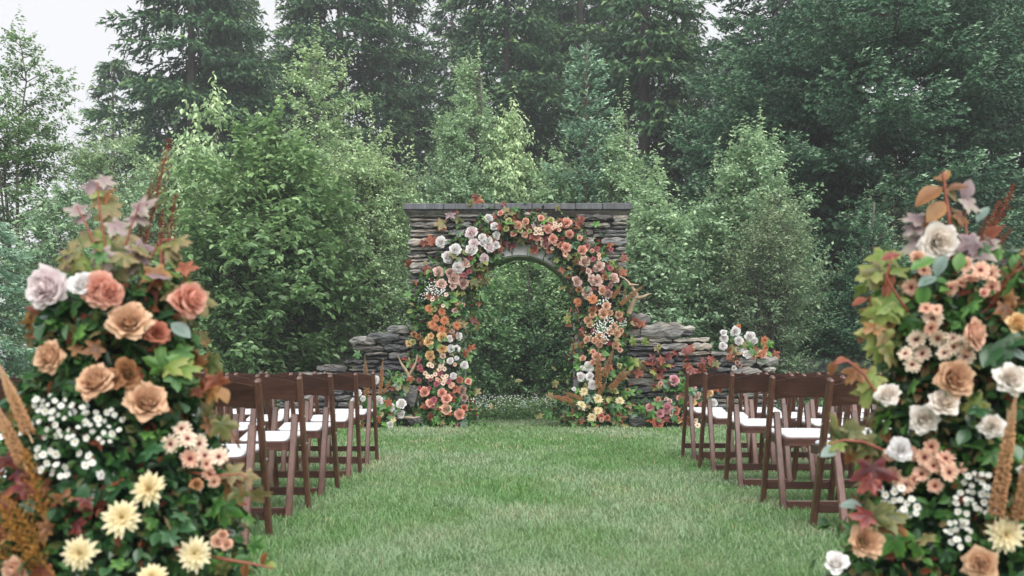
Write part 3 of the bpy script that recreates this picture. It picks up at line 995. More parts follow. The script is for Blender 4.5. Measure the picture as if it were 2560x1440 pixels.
leaf_tree('poplar_sapling', 'slim poplar sapling with hanging leaves left of the tall pale broadleaf tree', 'tree', 522, 17.4,
          [(232, 8), (270, 34), (340, 62), (420, 88), (520, 100), (700, 110), (860, 100)], 'aspen', leaf=.115, ratio=.5, density=1.0, stems=4, droop=1.1, seed=4, group=GL, tip=.4, spread=.4, hexa=True)
leaf_tree('birch_tree', 'silvery green birch with a pointed top rising behind the left half of the arch', 'tree', 1168, 19.6,
          [(148, 6), (200, 22), (280, 55), (350, 85), (430, 125), (520, 140), (650, 140), (800, 130)], 'birch', leaf=.085, ratio=.6, density=2.1, stems=6, zmin=.45, lk=.74, per=12, seed=5, group=GL, tip=.5, spread=.35)
leaf_tree('poplar_sapling', 'drooping narrow sapling between the birch and the spruce sapling above the coping', 'tree', 1278, 19.2,
          [(262, 6), (310, 26), (380, 42), (460, 55), (560, 70), (760, 80)], 'aspen', leaf=.10, ratio=.48, density=1.6, stems=3, droop=1.2, zmin=.45, seed=6, group=GL, tip=.5, spread=.3)
leaf_tree('birch_tree', 'narrow twiggy birch just right of the spruce sapling above the coping', 'tree', 1555, 18.0,
          [(255, 6), (310, 26), (380, 42), (470, 62), (580, 78), (700, 85), (840, 80)], 'birch', leaf=.09, ratio=.62, density=1.8, stems=4, lk=.74, per=12, seed=7, group=GL, tip=.55, spread=.35)
leaf_tree('bush', 'low leafy bush peeping over the middle of the coping', 'bush', 1395, 18.9,
          [(372, 6), (410, 34), (470, 62), (560, 80), (760, 80)], 'birch', leaf=.08, ratio=.6, density=1.3, stems=4, zmin=.45, seed=8, group=GL, tip=.5)
leaf_tree('broadleaf_tree', 'tall open broadleaf tree against the white sky at the far left edge', 'tree', 42, 18.5,
          [(60, 14), (110, 55), (170, 90, 15), (240, 110, 25), (330, 105), (480, 130), (650, 150), (850, 140)], 'alder', leaf=.10, ratio=.62, density=0.95, stems=4, lk=.74, per=12, seed=9, group=GL, tip=.35, spread=.35)
leaf_tree('broadleaf_tree', 'airy broadleaf tree below the hazy spruce with sky showing through its leaves', 'tree', 262, 20.5,
          [(285, 10), (320, 70), (390, 125), (480, 150), (620, 165), (840, 150)], 'aspen', leaf=.095, ratio=.6, density=1.0, stems=5, lk=.74, per=12, seed=10, group=GL, tip=.35, spread=.45)
leaf_tree('bush', 'dense leafy bush behind the top of the left flower arrangement', 'bush', 170, 16,
          [(470, 20), (530, 90), (640, 150), (780, 170), (900, 150)], 'birch', leaf=.085, ratio=.55, density=1.3, stems=6, seed=11, group=GL, tip=.25, zmin=.06)
leaf_tree('bush', 'green bush between the left flower arrangement and the bright alder', 'bush', 420, 17.6,
          [(400, 10), (460, 70), (580, 110), (740, 130), (900, 120)], 'birch', leaf=.085, ratio=.58, density=1.2, stems=5, seed=12, group=GL, tip=.25, zmin=.06)
leaf_tree('alder_tree', 'rounded dusty green alder behind the low wall right of the arch', 'tree', 1872, 16.2,
          [(312, 8), (360, 48), (440, 95), (520, 130), (620, 175), (740, 195), (830, 180), (905, 150)], 'birch', leaf=.10, ratio=.62, density=1.8, stems=6, lk=.74, per=12, seed=13, group=GL, tip=.42, hexa=False, zmin=.06)
leaf_tree('willow_bush', 'olive willow bush with fine leaves in front of the rounded alder', 'bush', 1935, 14.9,
          [(470, 6), (540, 55), (620, 95), (720, 115), (800, 120), (890, 100)], 'willow', leaf=.062, ratio=.36, density=1.15, stems=7, seed=14, group=GL, tip=.5, twigs=8, per=10, rise=.7)
leaf_tree('willow_bush', 'thin olive willow behind the young spruce with the bare leader', 'bush', 2225, 17,
          [(455, 6), (520, 70), (620, 100), (760, 110), (900, 100)], 'willow', leaf=.065, ratio=.36, density=.9, stems=5, seed=15, group=GL, tip=.5, twigs=7, per=9, rise=.7)
leaf_tree('bush', 'leafy bush close behind the right end of the arch', 'bush', 1640, 15.6,
          [(430, 8), (500, 45), (600, 85), (720, 105), (860, 105)], 'birch', leaf=.085, ratio=.6, density=1.5, stems=5, seed=16, group=GL, tip=.45, zmin=.06)
leaf_tree('birch_tree', 'thin dark stemmed birch framed by the left half of the arch opening', 'tree', 1235, 20.2,
          [(480, 10), (560, 60), (680, 95), (800, 105), (910, 95)], 'under', leaf=.08, ratio=.58, density=1.25, stems=5, seed=17, group=GL, tip=.4, zmin=.06)
leaf_tree('birch_tree', 'thin dark stemmed birch framed by the right half of the arch opening', 'tree', 1375, 20.8,
          [(460, 10), (560, 70), (680, 110), (800, 115), (910, 100)], 'under', leaf=.085, ratio=.58, density=1.2, stems=5, seed=18, group=GL, tip=.4, zmin=.06)
leaf_tree('bush', 'dark leafy bush deep in the middle of the arch opening', 'bush', 1310, 23,
          [(540, 12), (620, 100), (760, 150), (880, 150)], 'under', leaf=.09, ratio=.58, density=1.6, stems=6, seed=19, group=GL, tip=.3, zmin=.05)
leaf_tree('bush', 'leafy bush behind the left foot of the arch', 'bush', 1085, 17.6,
          [(560, 12), (640, 60), (760, 85), (900, 95)], 'under', leaf=.085, ratio=.6, density=1.3, stems=5, seed=20, group=GL, tip=.4, zmin=.06)
leaf_tree('bush', 'green bush between the big blue spruce and the arch, behind the low wall', 'bush', 1745, 17.6,
          [(545, 12), (620, 70), (720, 95), (880, 100)], 'under', leaf=.085, ratio=.6, density=1.3, stems=5, seed=21, group=GL, tip=.4, zmin=.06)

leaf_tree('bush', 'small light green bush seen low through the left part of the arch opening', 'bush', 1222, 17.3,
          [(630, 10), (700, 50), (800, 75), (900, 75)], 'under', leaf=.075, ratio=.58, density=1.3, stems=4, seed=31, group=GL, tip=.6, zmin=.06)
leaf_tree('bush', 'airy light green sapling seen through the middle of the arch opening', 'bush', 1318, 17.8,
          [(585, 10), (660, 50), (780, 78), (880, 75)], 'under', leaf=.075, ratio=.58, density=1.2, stems=4, seed=32, group=GL, tip=.6, zmin=.06)
leaf_tree('bush', 'small light green bush seen low through the right part of the arch opening', 'bush', 1415, 17.2,
          [(650, 10), (720, 50), (820, 75), (900, 75)], 'under', leaf=.075, ratio=.58, density=1.3, stems=4, seed=33, group=GL, tip=.6, zmin=.06)


# ------------------------------------------------------------------ mist
a = Acc()
boxes(a, (-70, -9, -1.03), (75, 96, 36))
hm, ht_ = new_mat('mist')
pv = ht_.nodes.new('ShaderNodeVolumePrincipled')
pv.inputs['Color'].default_value = (0.93, 0.95, 1.0, 1)
pv.inputs['Density'].default_value = HAZE
pv.inputs['Anisotropy'].default_value = 0.2
ho = ht_.nodes.new('ShaderNodeOutputMaterial')
ht_.links.new(pv.outputs[0], ho.inputs['Volume'])
link('haze', a.mesh('haze', hm), kind='stuff')

# ------------------------------------------------------------------ undergrowth, ground cover, grass
def strip_leaves(name, label_kind, n, xr, yr, zr, mat, leaf, rng, ratio=.55, hide=None):
    X = rng.uniform(*xr, n)
    Y = rng.uniform(*yr, n)
    hmax = value_noise(X * 1.7, Y * 1.7, 5)
    Z = zr[0] + (zr[1] - zr[0]) * rng.uniform(0, 1, n) ** 1.3 * (.35 + .9 * hmax)
    keep = np.ones(n, bool)
    if hide is not None:
        keep = hide(X, Y)
    X, Y, Z = X[keep], Y[keep], Z[keep]
    k = len(X)
    a = Acc()
    A = rng.normal(0, 1, (k, 3)) + np.array([0, 0, -.2])
    Nn = np.array([0, 0, 1.0]) + rng.normal(0, .4, (k, 3))
    ln = leaf * rng.uniform(.6, 1.3, k)
    leaf_cloud(a, np.stack([X, Y, Z], -1), A, Nn, ln, ln * ratio, np.clip(.35 + .4 * Z / zr[1] + rng.normal(0, .15, k), 0, 1))
    return link(name, a.mesh(name, M[mat]), kind='stuff')


rg = np.random.default_rng(77)
strip_leaves('undergrowth', '', 26000, (-8, 9), (14.6, 20), (0.0, .75), 'under', .085, rg, .5,
             lambda x, y: ~((np.abs(x - .17) < .95) & (y < 16.6)))
strip_leaves('ground_cover', '', 12000, (-.9, 1.25), (15.0, 17.6), (0.0, .30), 'cover', .05, rg, .55)
a = Acc()
n = 800
X, Y = rg.uniform(-.85, 1.2, n), rg.uniform(15.0, 17.2, n)
Z = .08 + .26 * rg.uniform(0, 1, n)
S = rg.uniform(.008, .016, n)
for i in range(n):
    c = np.array([X[i], Y[i], Z[i]])
    V = c + S[i] * np.array([[1, 0, 0], [0, 1, 0], [-1, 0, 0], [0, -1, 0], [0, 0, 1.0], [0, 0, -.6]])
    a.add(V, [(0, 1, 4), (1, 2, 4), (2, 3, 4), (3, 0, 4), (1, 0, 5), (2, 1, 5), (3, 2, 5), (0, 3, 5)], None, .9)
link('clover_blossom', a.mesh('clover_blossom', M['pt_daisy_white']), kind='stuff')

# lawn blades: denser near the camera, colour in soft patches
N_B = 330000
yy = 3.3 * (15.5 / 3.3) ** rg.uniform(0, 1, N_B)          # density per metre of depth falls with distance
half = yy * (1480 / F) + .7
xx = rg.uniform(-1, 1, N_B) * half
keep = ~((yy > YA - .05) & ((xx < AX - 1.0) | (xx > AX + 1.0)))
xx, yy = xx[keep], yy[keep]
n = len(xx)
p1 = value_noise(xx * .9, yy * .55, 1) * .55 + value_noise(xx * 2.6, yy * 1.6, 2) * .3 + value_noise(xx * 7, yy * 4, 6) * .15
p2 = value_noise(xx * 1.6 + 9, yy * 1.1 + 4, 4) * .6 + value_noise(xx * 5, yy * 3.4, 9) * .4
tall = value_noise(xx * 3.3, yy * 2.6, 12)
h = (.015 + .027 * rg.uniform(0, 1, n) ** 1.5) * (.75 + .7 * tall)
wd = (.0016 + .0011 * rg.uniform(0, 1, n)) * np.clip(yy / 6.0, .8, 2.2)
tint = np.clip(.17 + .66 * np.clip((p1 - .5) * 2.1 + .5, 0, 1) + rg.normal(0, .10, n), 0, .84)
tan_ = (p2 + rg.normal(0, .13, n)) > .84
tint = np.where(tan_, rg.uniform(.86, 1, n), tint)
tint = np.where(rg.uniform(0, 1, n) < .03, rg.uniform(.7, 1, n), tint)
az = rg.uniform(0, 2 * np.pi, n)
az2 = az + rg.normal(0, .5, n)
be = rg.uniform(.2, 1.35, n) * h
dx, dy = np.cos(az), np.sin(az)
sx, sy = -np.sin(az2) * wd, np.cos(az2) * wd
B = np.stack([xx, yy, np.zeros(n)], -1)
Vv = np.stack([B + np.stack([sx, sy, 0 * h], -1), B - np.stack([sx, sy, 0 * h], -1),
               B + np.stack([dx * be * .4 - sx * .8, dy * be * .4 - sy * .8, h * .62], -1), B + np.stack([dx * be * .4 + sx * .8, dy * be * .4 + sy * .8, h * .62], -1),
               B + np.stack([dx * be, dy * be, h * .92], -1)], 1)
b = np.arange(n)[:, None] * 5
a = Acc()
a.add(Vv, b + np.array([3, 2, 4]), b + np.array([0, 1, 2, 3]), np.repeat(tint, 5))
link('grass', a.mesh('grass', M['grass']), kind='stuff')


# ------------------------------------------------------------------ folding chairs
def obox(acc, p0, p1, wx, wy, bev=.004, m=0, xdir=(1, 0, 0)):
    p0, p1 = np.asarray(p0, float), np.asarray(p1, float)
    L = np.linalg.norm(p1 - p0)
    z = (p1 - p0) / L
    x = nrm(np.asarray(xdir, float) - z * np.dot(xdir, z))
    y = np.cross(z, x)
    b = Acc()
    boxes(b, (-wx / 2, -wy / 2, 0), (wx / 2, wy / 2, L), bev)
    V = b.V[0] @ np.stack([x, y, z]) + p0
    acc.add(V, b.T[0] if b.T else None, b.Q[0], .5, m)


LEAN = .262 / .79


def round_slab(w0, w1, y0, y1, z0, z1, z2, rad, thick_bev):
    """seat shaped slab: rear width w0 at y0, front width w1 at y1, rounded corners, top from z1 (rear) to z2 (front)"""
    pts = []
    for cx, cy, w, st in ((1, y1, w1, 0), (-1, y1, w1, 90), (-1, y0, w0, 180), (1, y0, w0, 270)):
        r = rad
        for q in np.linspace(0, 90, 4):
            an = math.radians(st + q)
            ox = cx * (w / 2 - r) + r * math.cos(an)
            oy = (cy - r if cy == y1 else cy + r) + r * math.sin(an)
            pts.append((ox, oy))
    P = np.array(pts)
    k = len(P)
    zt = np.interp(P[:, 1], [y0, y1], [z1, z2])
    zb = zt - (z1 - z0)
    c = np.array([0, (y0 + y1) / 2])
    ins = c + (P - c) * (1 - thick_bev / .2)
    V = np.concatenate([np.column_stack([P, zb]), np.column_stack([P, zt - thick_bev]), np.column_stack([ins, zt]), [[0, c[1], (z1 + z2) / 2 + thick_bev * .6]], [[0, c[1], (z1 + z2) / 2 - (z1 - z0)]]])
    T, Q = [], []
    for i in range(k):
        j = (i + 1) % k
        Q += [(i, j, k + j, k + i), (k + i, k + j, 2 * k + j, 2 * k + i)]
        T += [(2 * k + i, 2 * k + j, 3 * k), (j, i, 3 * k + 1)]
    a = Acc()
    a.add(V, T, Q)
    return a


def chair_meshes():
    d = []
    for sx in (-1, 1):
        a = Acc()
        x = sx * .209
        obox(a, (x, 0.0, 0), (x, -LEAN * .792, .792), .030, .046, .007)
        d.append(('post', a.mesh('post', M['wood'])))
    for sx in (-1, 1):
        a = Acc()
        x = sx * .170
        obox(a, (x, -.372, 0.0), (x, -.192, .575), .040, .024, .006)
        d.append(('rear_leg', a.mesh('rear_leg', M['wood'])))
    a = Acc()                                   # curved top slat
    nx = 11
    V = []
    for x in np.linspace(-.196, .196, nx):
        c = 1 - (x / .196) ** 2
        zt, zb = .757 + .030 * c, .650 + .014 * c
        for z in (zb, zt):
            for t in (-.010, .010):
                V.append((x, -LEAN * z - .026 * c + .006 + t, z))
    Q = []
    for i in range(nx - 1):
        b = i * 4
        Q += [(b, b + 4, b + 6, b + 2), (b + 1, b + 3, b + 7, b + 5), (b + 2, b + 6, b + 7, b + 3), (b, b + 1, b + 5, b + 4)]
    Q += [(0, 2, 3, 1), (nx * 4 - 4, nx * 4 - 3, nx * 4 - 1, nx * 4 - 2)]
    a.add(V, None, Q)
    d.append(('back_slat', a.mesh('back_slat', M['wood_h'])))
    a = round_slab(.300, .385, -.300, .105, .375, .423, .440, .03, .005)
    d.append(('seat_frame', a.mesh('seat_frame', M['wood_h'])))
    a = round_slab(.270, .352, -.284, .088, .4255, .441, .458, .035, .008)
    d.append(('cushion', a.mesh('cushion', M['vinyl'])))
    a = Acc()
    obox(a, (-.195, -LEAN * .11, .11), (.195, -LEAN * .11, .11), .046, .018, .004, 0, (0, 0, 1))
    d.append(('front_stretcher', a.mesh('front_stretcher', M['wood_h'])))
    a = Acc()
    obox(a, (-.150, -.362, .034), (.150, -.362, .034), .052, .016, .004, 0, (0, 0, 1))
    d.append(('rear_stretcher', a.mesh('rear_stretcher', M['wood_h'])))
    for sx in (-1, 1):
        a = Acc()
        tube(a, [(sx * .222, -LEAN * .56, .56), (sx * .2275, -LEAN * .56, .56)], .006, 6)
        tube(a, [(sx * .222, -LEAN * .40, .40), (sx * .2275, -LEAN * .40, .40)], .006, 6)
        d.append(('bolt', a.mesh('bolt', M['bolt'])))
    return d


CM = chair_meshes()
ROWN = ['rear', 'fourth', 'third', 'second', 'front']
ORD = ['aisle end', 'second from the aisle', 'third from the aisle', 'fourth from the aisle', 'fifth from the aisle', 'sixth from the aisle', 'seventh from the aisle']
rc = np.random.default_rng(3)


def chair(x, y, rz, label, group):
    t = thing('folding_chair', label, 'chair', (x, y, 0), group, rz)
    for nme, me in CM:
        link(nme, me, t)


def chair_label(row, side, k):
    where = 'left of the grass aisle' if side < 0 else 'right of the grass aisle'
    if k == 0:
        return f'brown folding chair, aisle end of the {row} row {where}'
    return f'brown folding chair, {ORD[k]} in the {row} row {where}'


LD = [5.0, 5.955, 6.84, 7.86, 8.86]
RD = [5.26, 6.24, 7.31, 8.29, 9.20]
for side, DD, xp in ((-1, LD, -1.207), (1, RD, 1.573)):
    for r in range(5):
        nmax = [3, 4, 4, 5, 6][r]
        for k in range(nmax):
            x = xp + side * (.209 + .488 * k) + rc.uniform(-.012, .012)
            chair(x, DD[r] + rc.uniform(-.02, .02) + .01 * k, rc.uniform(-.045, .045), chair_label(ROWN[r], side, k),
                  'folding chairs left of the aisle' if side < 0 else 'folding chairs right of the aisle')
chair(-1.207 - .224 - .488, 4.06, 0.01, 'brown folding chair mostly hidden behind the left flower arrangement, nearer than the rear row', 'folding chairs left of the aisle')
chair(1.573 + .224 + .488, 4.25, -0.01, 'brown folding chair mostly hidden behind the right flower arrangement, nearer than the rear row', 'folding chairs right of the aisle')


# ------------------------------------------------------------------ flowers: unit meshes (diameter 1, facing +Z)
def petal_grid(acc, th, L, a0, a1, W, prof, rb, zb, curl=0.0, cup=0.0, nu=5, ruf=0.0, rng=None, t0=0.0, t1=1.0, wrapmax=2.0, m=0):
    nv_ = len(prof)
    v = np.linspace(0, 1, nv_)
    ang = a0 + (a1 - a0) * v + curl * v ** 3
    dv = L / (nv_ - 1)
    rho = rb + np.concatenate([[0], np.cumsum(np.sin((ang[1:] + ang[:-1]) / 2) * dv)])
    z = zb + np.concatenate([[0], np.cumsum(np.cos((ang[1:] + ang[:-1]) / 2) * dv)])
    u = np.linspace(-1, 1, nu)
    w = W * np.asarray(prof)
    lat = u[None, :] * np.minimum(w / np.maximum(rho, .05), wrapmax)[:, None]
    rr = rho[:, None] * (1 - cup * (u[None, :] ** 2) * v[:, None])
    zz = z[:, None] - .0 * u[None, :]
    if ruf and rng is not None:
        zz = zz + rng.normal(0, ruf, (nv_, nu)) * v[:, None]
        rr = rr + rng.normal(0, ruf, (nv_, nu)) * v[:, None]
    V = np.stack([rr * np.cos(th + lat), rr * np.sin(th + lat), zz], -1).reshape(-1, 3)
    i, j = np.meshgrid(np.arange(nv_ - 1), np.arange(nu - 1), indexing='ij')
    q = np.stack([i * nu + j, i * nu + j + 1, (i + 1) * nu + j + 1, (i + 1) * nu + j], -1).reshape(-1, 4)
    c = np.repeat(t0 + (t1 - t0) * v, nu) + .0
    acc.add(V, None, q, c, m)


def norm_flower(a):
    V = np.concatenate(a.V)
    r = np.quantile(np.hypot(V[:, 0], V[:, 1]), .985)
    a.V = [v * (.5 / r) for v in a.V]
    return a


def rose_acc(seed, n=38, pointy=.35, fluffy=0.0, openness=1.0):
    g = np.random.default_rng(seed)
    a = Acc()
    for i in range(n):
        t = i / (n - 1)
        th = i * 2.399 + g.normal(0, .18)
        if t < .52:
            q = t / .52
            a0, a1 = math.radians(16 * q), math.radians(-10 + 22 * q * openness)
            L, rb, curl = .34 - .03 * q + g.normal(0, .012), .012 + .15 * q ** .9, math.radians(30 * q)
        else:
            q = (t - .52) / .48
            a0, a1 = math.radians(18 + 26 * q * openness), math.radians(16 + (50 + 14 * openness) * q + g.normal(0, 5))
            L, rb, curl = .33 + .04 * q + g.normal(0, .015), .155 + .01 * q, math.radians(42) * (1 - fluffy * .6)
        W = .055 + .78 * (rb + .10 * t)
        pr = [.6, .95, 1.0, .94 - .12 * pointy, .68 - .52 * pointy * t ** .6]
        petal_grid(a, th, L, a0, a1, W, pr, rb, -.01 - .10 * t, curl, .06 * t, 5,
                   .017 + .006 * fluffy, g, .0 + .25 * t, .55 + .45 * t ** .6, 1.25)
    return norm_flower(a)


def dahlia_acc(seed, layers=6, width=.085, pointed=.15, flat=1.0):
    g = np.random.default_rng(seed)
    a = Acc()
    for l in range(layers):
        t = l / (layers - 1)
        cnt = int(7 + 8 * t)
        for k in range(cnt):
            th = 2 * math.pi * k / cnt + l * .37 + g.normal(0, .07)
            L = (.16 + .36 * t) * g.uniform(.88, 1.12)
            a1 = math.radians(12 + 76 * t * flat + g.normal(0, 8))
            petal_grid(a, th, L, a1 * .75, a1 * 1.12, width * (.7 + .4 * t), [.5, 1.0, .9, pointed], .02 + .03 * t, .05 * (1 - t), 0, -.12, 3, .006, g, .15 + .3 * t, .45 + .55 * t)
    return norm_flower(a)


def dome(acc, r, h, z, n=8, m=1):
    V, Q, T = [], [], []
    for i, q in enumerate((0, .45, .85)):
        for k in range(n):
            an = 2 * math.pi * k / n
            V.append((r * math.cos(an) * math.cos(q * 1.3), r * math.sin(an) * math.cos(q * 1.3), z + h * math.sin(q * 1.5)))
    V.append((0, 0, z + h * 1.02))
    for i in range(2):
        for k in range(n):
            Q.append((i * n + k, i * n + (k + 1) % n, (i + 1) * n + (k + 1) % n, (i + 1) * n + k))
    T = [(2 * n + k, 2 * n + (k + 1) % n, 3 * n) for k in range(n)]
    acc.add(V, T, Q, .5, m)


def daisy_acc(seed, n=11, width=.078, inner=.115, tip=.5, droop=0):
    g = np.random.default_rng(seed)
    a = Acc()
    for l in range(2):
        for k in range(n):
            th = 2 * math.pi * (k + .5 * l) / n + g.normal(0, .05)
            a1 = math.radians(72 + 13 * l + g.normal(0, 9) + droop)
            petal_grid(a, th, .42 * g.uniform(.82, 1.12), a1, a1 * 1.06, width * g.uniform(.8, 1.1), [.45, .9, 1.0, tip], .05, .03 - .02 * l, 0, -.05, 3, .004, g, .0, 1.0)
    dome(a, inner, .07, .06)
    return norm_flower(a)


POOL = {}


def flower_mesh(kind, var):
    shape, colr = FK[kind][:2]
    key = (kind, var)
    if key not in POOL:
        mats = [M['pt_' + colr]]
        if shape == 'rose':
            a = rose_acc(10 + var, 36, .35)
        elif shape == 'pointed':
            a = rose_acc(30 + var, 38, .9, 0, 1.05)
        elif shape == 'peony':
            a = rose_acc(50 + var, 54, .05, 1.0, 1.1)
        elif shape == 'open':
            a = rose_acc(70 + var, 24, .12, .5, 1.2)
        elif shape == 'bud':
            a = rose_acc(90 + var, 16, .4, 0, .55)
        elif shape == 'dahlia':
            a = dahlia_acc(110 + var, 6, .085, .12)
        elif shape == 'button':
            a = dahlia_acc(130 + var, 6, .075, .6, .85)
        elif shape == 'daisy':
            a = daisy_acc(150 + var)
            mats.append(M['heart_red'])
        elif shape == 'mini':
            a = daisy_acc(170 + var, 9, .115, .15, .75)
            mats.append(M['heart_yellow'])
        POOL[key] = a.mesh(FK[kind][2], mats, shape not in ('dahlia',))
    return POOL[key]


FK = {  # code: shape, colour, object name
    'w': ('peony', 'white', 'white_garden_rose'), 'W': ('pointed', 'ivory', 'white_rose'), 'pw': ('peony', 'pale_pink', 'pale_pink_garden_rose'),
    'bl': ('open', 'blush', 'blush_rose'), 'du': ('rose', 'dusty', 'dusty_rose'), 'bu': ('button', 'burgundy', 'burgundy_button_dahlia'),
    'be': ('button', 'berry', 'berry_pink_dahlia'), 'co': ('rose', 'coral', 'coral_rose'), 'dc': ('rose', 'dark_coral', 'dark_coral_rose'),
    'to': ('pointed', 'toffee', 'toffee_rose'), 'dt': ('open', 'dark_toffee', 'brown_rose'), 'pe': ('peony', 'peach', 'peach_carnation'),
    'pr': ('rose', 'peach', 'peach_rose'), 'ye': ('open', 'yellow', 'apricot_rose'), 'pi': ('rose', 'pink', 'pink_rose'),
    'cd': ('dahlia', 'cream', 'cream_dahlia'), 'od': ('dahlia', 'orange', 'orange_dahlia'), 'dd': ('daisy', 'daisy_cream', 'cream_daisy'),
    'dp': ('daisy', 'daisy_peach', 'peach_daisy'), 'mi': ('mini', 'daisy_white', 'white_daisy'), 'lf': ('open', 'lime_flower', 'pale_lime_flower'),
    'bd': ('bud', 'coral', 'coral_rosebud'), 'wb': ('bud', 'white', 'white_rosebud'),
}


def place(me, name, parent, pos, normal, size, roll=None, kind=None):
    nv_ = Vector(normal).normalized()
    q = nv_.to_track_quat('Z', 'Y')
    q = q @ Quaternion((0, 0, 1), roll if roll is not None else random.uniform(0, 6.283))
    o = link(name, me, parent)
    o.location = Vector(pos) - parent.location
    o.rotation_mode = 'QUATERNION'
    o.rotation_quaternion = q
    o.scale = (size,) * 3
    return o


def place_leaf(me, name, parent, pos, tip, normal, size):
    y = Vector(tip).normalized()
    n = Vector(normal)
    x = y.cross(n)
    if x.length < 1e-4:
        x = y.orthogonal()
    x.normalize()
    z = x.cross(y)
    m = Matrix((x, y, z)).transposed()
    o = link(name, me, parent)
    o.location = Vector(pos) - parent.location
    o.rotation_mode = 'QUATERNION'
    o.rotation_quaternion = m.to_quaternion()
    o.scale = (size,) * 3
    return o


# ------------------------------------------------------------------ leaves: unit meshes (length 1 along +Y, face up)
def maple_acc(seed):
    g = np.random.default_rng(seed)
    half = [(0, 1.0), (9, .80), (17, .84), (27, .58), (36, .50), (46, .68), (54, .74), (63, .92), (72, .72), (82, .66), (96, .42), (108, .50), (122, .62), (138, .50), (160, .22), (180, .06)]
    pts = [(a, r) for a, r in half] + [(-a, r) for a, r in half[-2:0:-1]]
    k = len(pts)
    out, mid = [], []
    bend = g.uniform(.05, .75)
    tw = g.normal(0, .25)
    for a, r in pts:
        r = r * g.uniform(.92, 1.08)
        an = math.radians(a)
        for lst, f in ((out, 1.0), (mid, .55)):
            x, y = math.sin(an) * r * f * .78, math.cos(an) * r * f * .78 + .22
            ridge = .05 * math.cos(an * 5.8) * r * f
            z = -bend * (y ** 2) * .6 - .38 * x * x + ridge * 1.5 + tw * x * y
            lst.append((x, y, z))
    V = np.array(out + mid + [(0, .22, 0.02)])
    T, Q = [], []
    for i in range(k):
        j = (i + 1) % k
        Q.append((j, i, k + i, k + j))
        T.append((k + j, k + i, 2 * k))
    c = np.array([.82] * k + [.45] * k + [.25])
    c[:k] += g.normal(0, .08, k)
    a = Acc()
    a.add(V, T, Q, c)
    tube(a, [(0, -.28, -.04), (0, 0, .02), (0, .22, .02)], [.012, .010, .008], 3, .9)
    return a


def oval_acc(seed, w=.32):
    g = np.random.default_rng(seed)
    bend = g.uniform(.1, .5)
    V, c = [], []
    prof_ = [.02, .55, .92, 1.0, .86, .55, .02]
    for i, p in enumerate(prof_):
        y = i / 6
        for s in (-1, -.5, 0, .5, 1):
            V.append((s * w * p, y, -bend * y * y * .6 + .10 * abs(s) * p - .02))
            c.append(.35 + .35 * abs(s) + .1 * y)
    Q = [(i * 5 + j, i * 5 + j + 1, i * 5 + j + 6, i * 5 + j + 5) for i in range(6) for j in range(4)]
    a = Acc()
    a.add(V, None, Q, np.array(c))
    tube(a, [(0, -.2, -.03), (0, 0, 0)], [.012, .01], 3, .9)
    return a


LEAFS = {}


def leaf_mesh(shape, mat, var):
    key = (shape, mat, var)
    if key not in LEAFS:
        a = maple_acc(200 + var) if shape == 'maple' else oval_acc(220 + var, .32 if shape == 'oval' else .16)
        LEAFS[key] = a.mesh(shape + '_leaf', M[mat], True)
    return LEAFS[key]


LNAME = {'lf_green': 'green', 'lf_lime': 'yellow_green', 'lf_dark': 'dark_green', 'lf_bronze': 'bronze', 'lf_rust': 'rust', 'lf_wine': 'wine_red',
         'lf_purple': 'dusky_purple', 'lf_olive': 'olive', 'lf_sage': 'sage'}


def spike_mesh(name, n, mat, seed, rad=.075, taper=True):
    g = np.random.default_rng(seed)
    a = Acc()
    tube(a, [(0, 0, -.12), (0, 0, .5), (0, 0, 1)], [.012, .010, .004], 4, .95)
    for i in range(n):
        t = (i + .5) / n
        r = rad * (1 - .12 * t if t < .55 else max(.16, .93 - 1.75 * (t - .55)))
        th = i * 2.399
        d = np.array([math.cos(th), math.sin(th), .15 + .7 * t]) + g.normal(0, .16, 3)
        d /= np.linalg.norm(d)
        p = np.array([0, 0, t]) + d * r * .30
        e = p + d * r * g.uniform(.45, .8)
        s = nrm(np.cross(d, [0, 0, 1.0]))
        u = np.cross(s, d)
        w = r * (.24 if n < 500 else .17) * g.uniform(.7, 1.3)
        V = [p, e + s * w, e + u * w, e - s * w, e - u * w, e + d * r * .25]
        a.add(V, [(0, 1, 2), (0, 2, 3), (0, 3, 4), (0, 4, 1), (5, 2, 1), (5, 3, 2), (5, 4, 3), (5, 1, 4)], None, min(1, t + g.normal(0, .05)))
    return a.mesh(name, M[mat])


def plume_mesh(name, mat, seed, nb=46, m=13):
    g = np.random.default_rng(seed)
    a = Acc()
    tube(a, [(0, 0, -.15), (0.01, 0, .5), (0, 0, 1)], [.010, .008, .003], 4, .3)
    for b in range(nb):
        t = .02 + .96 * b / nb
        th = b * 2.399
        L = .20 * (1 - t) ** .75 + .02
        d = np.array([math.cos(th), math.sin(th), 1.1])
        d /= np.linalg.norm(d)
        for k in range(m):
            p = np.array([0, 0, t]) + d * L * (k + .5) / m + g.normal(0, .006, 3)
            s = g.normal(0, 1, 3)
            s = s / np.linalg.norm(s)
            u = nrm(np.cross(s, d))
            w = .0085
            a.add([p - s * w, p + u * w, p + s * w, p - u * w], [(0, 1, 2), (0, 2, 3)], None, g.uniform(0, 1))
        tube(a, [np.array([0, 0, t]), np.array([0, 0, t]) + d * L], [.003, .001], 3, .2, False)
    return a.mesh(name, M[mat])


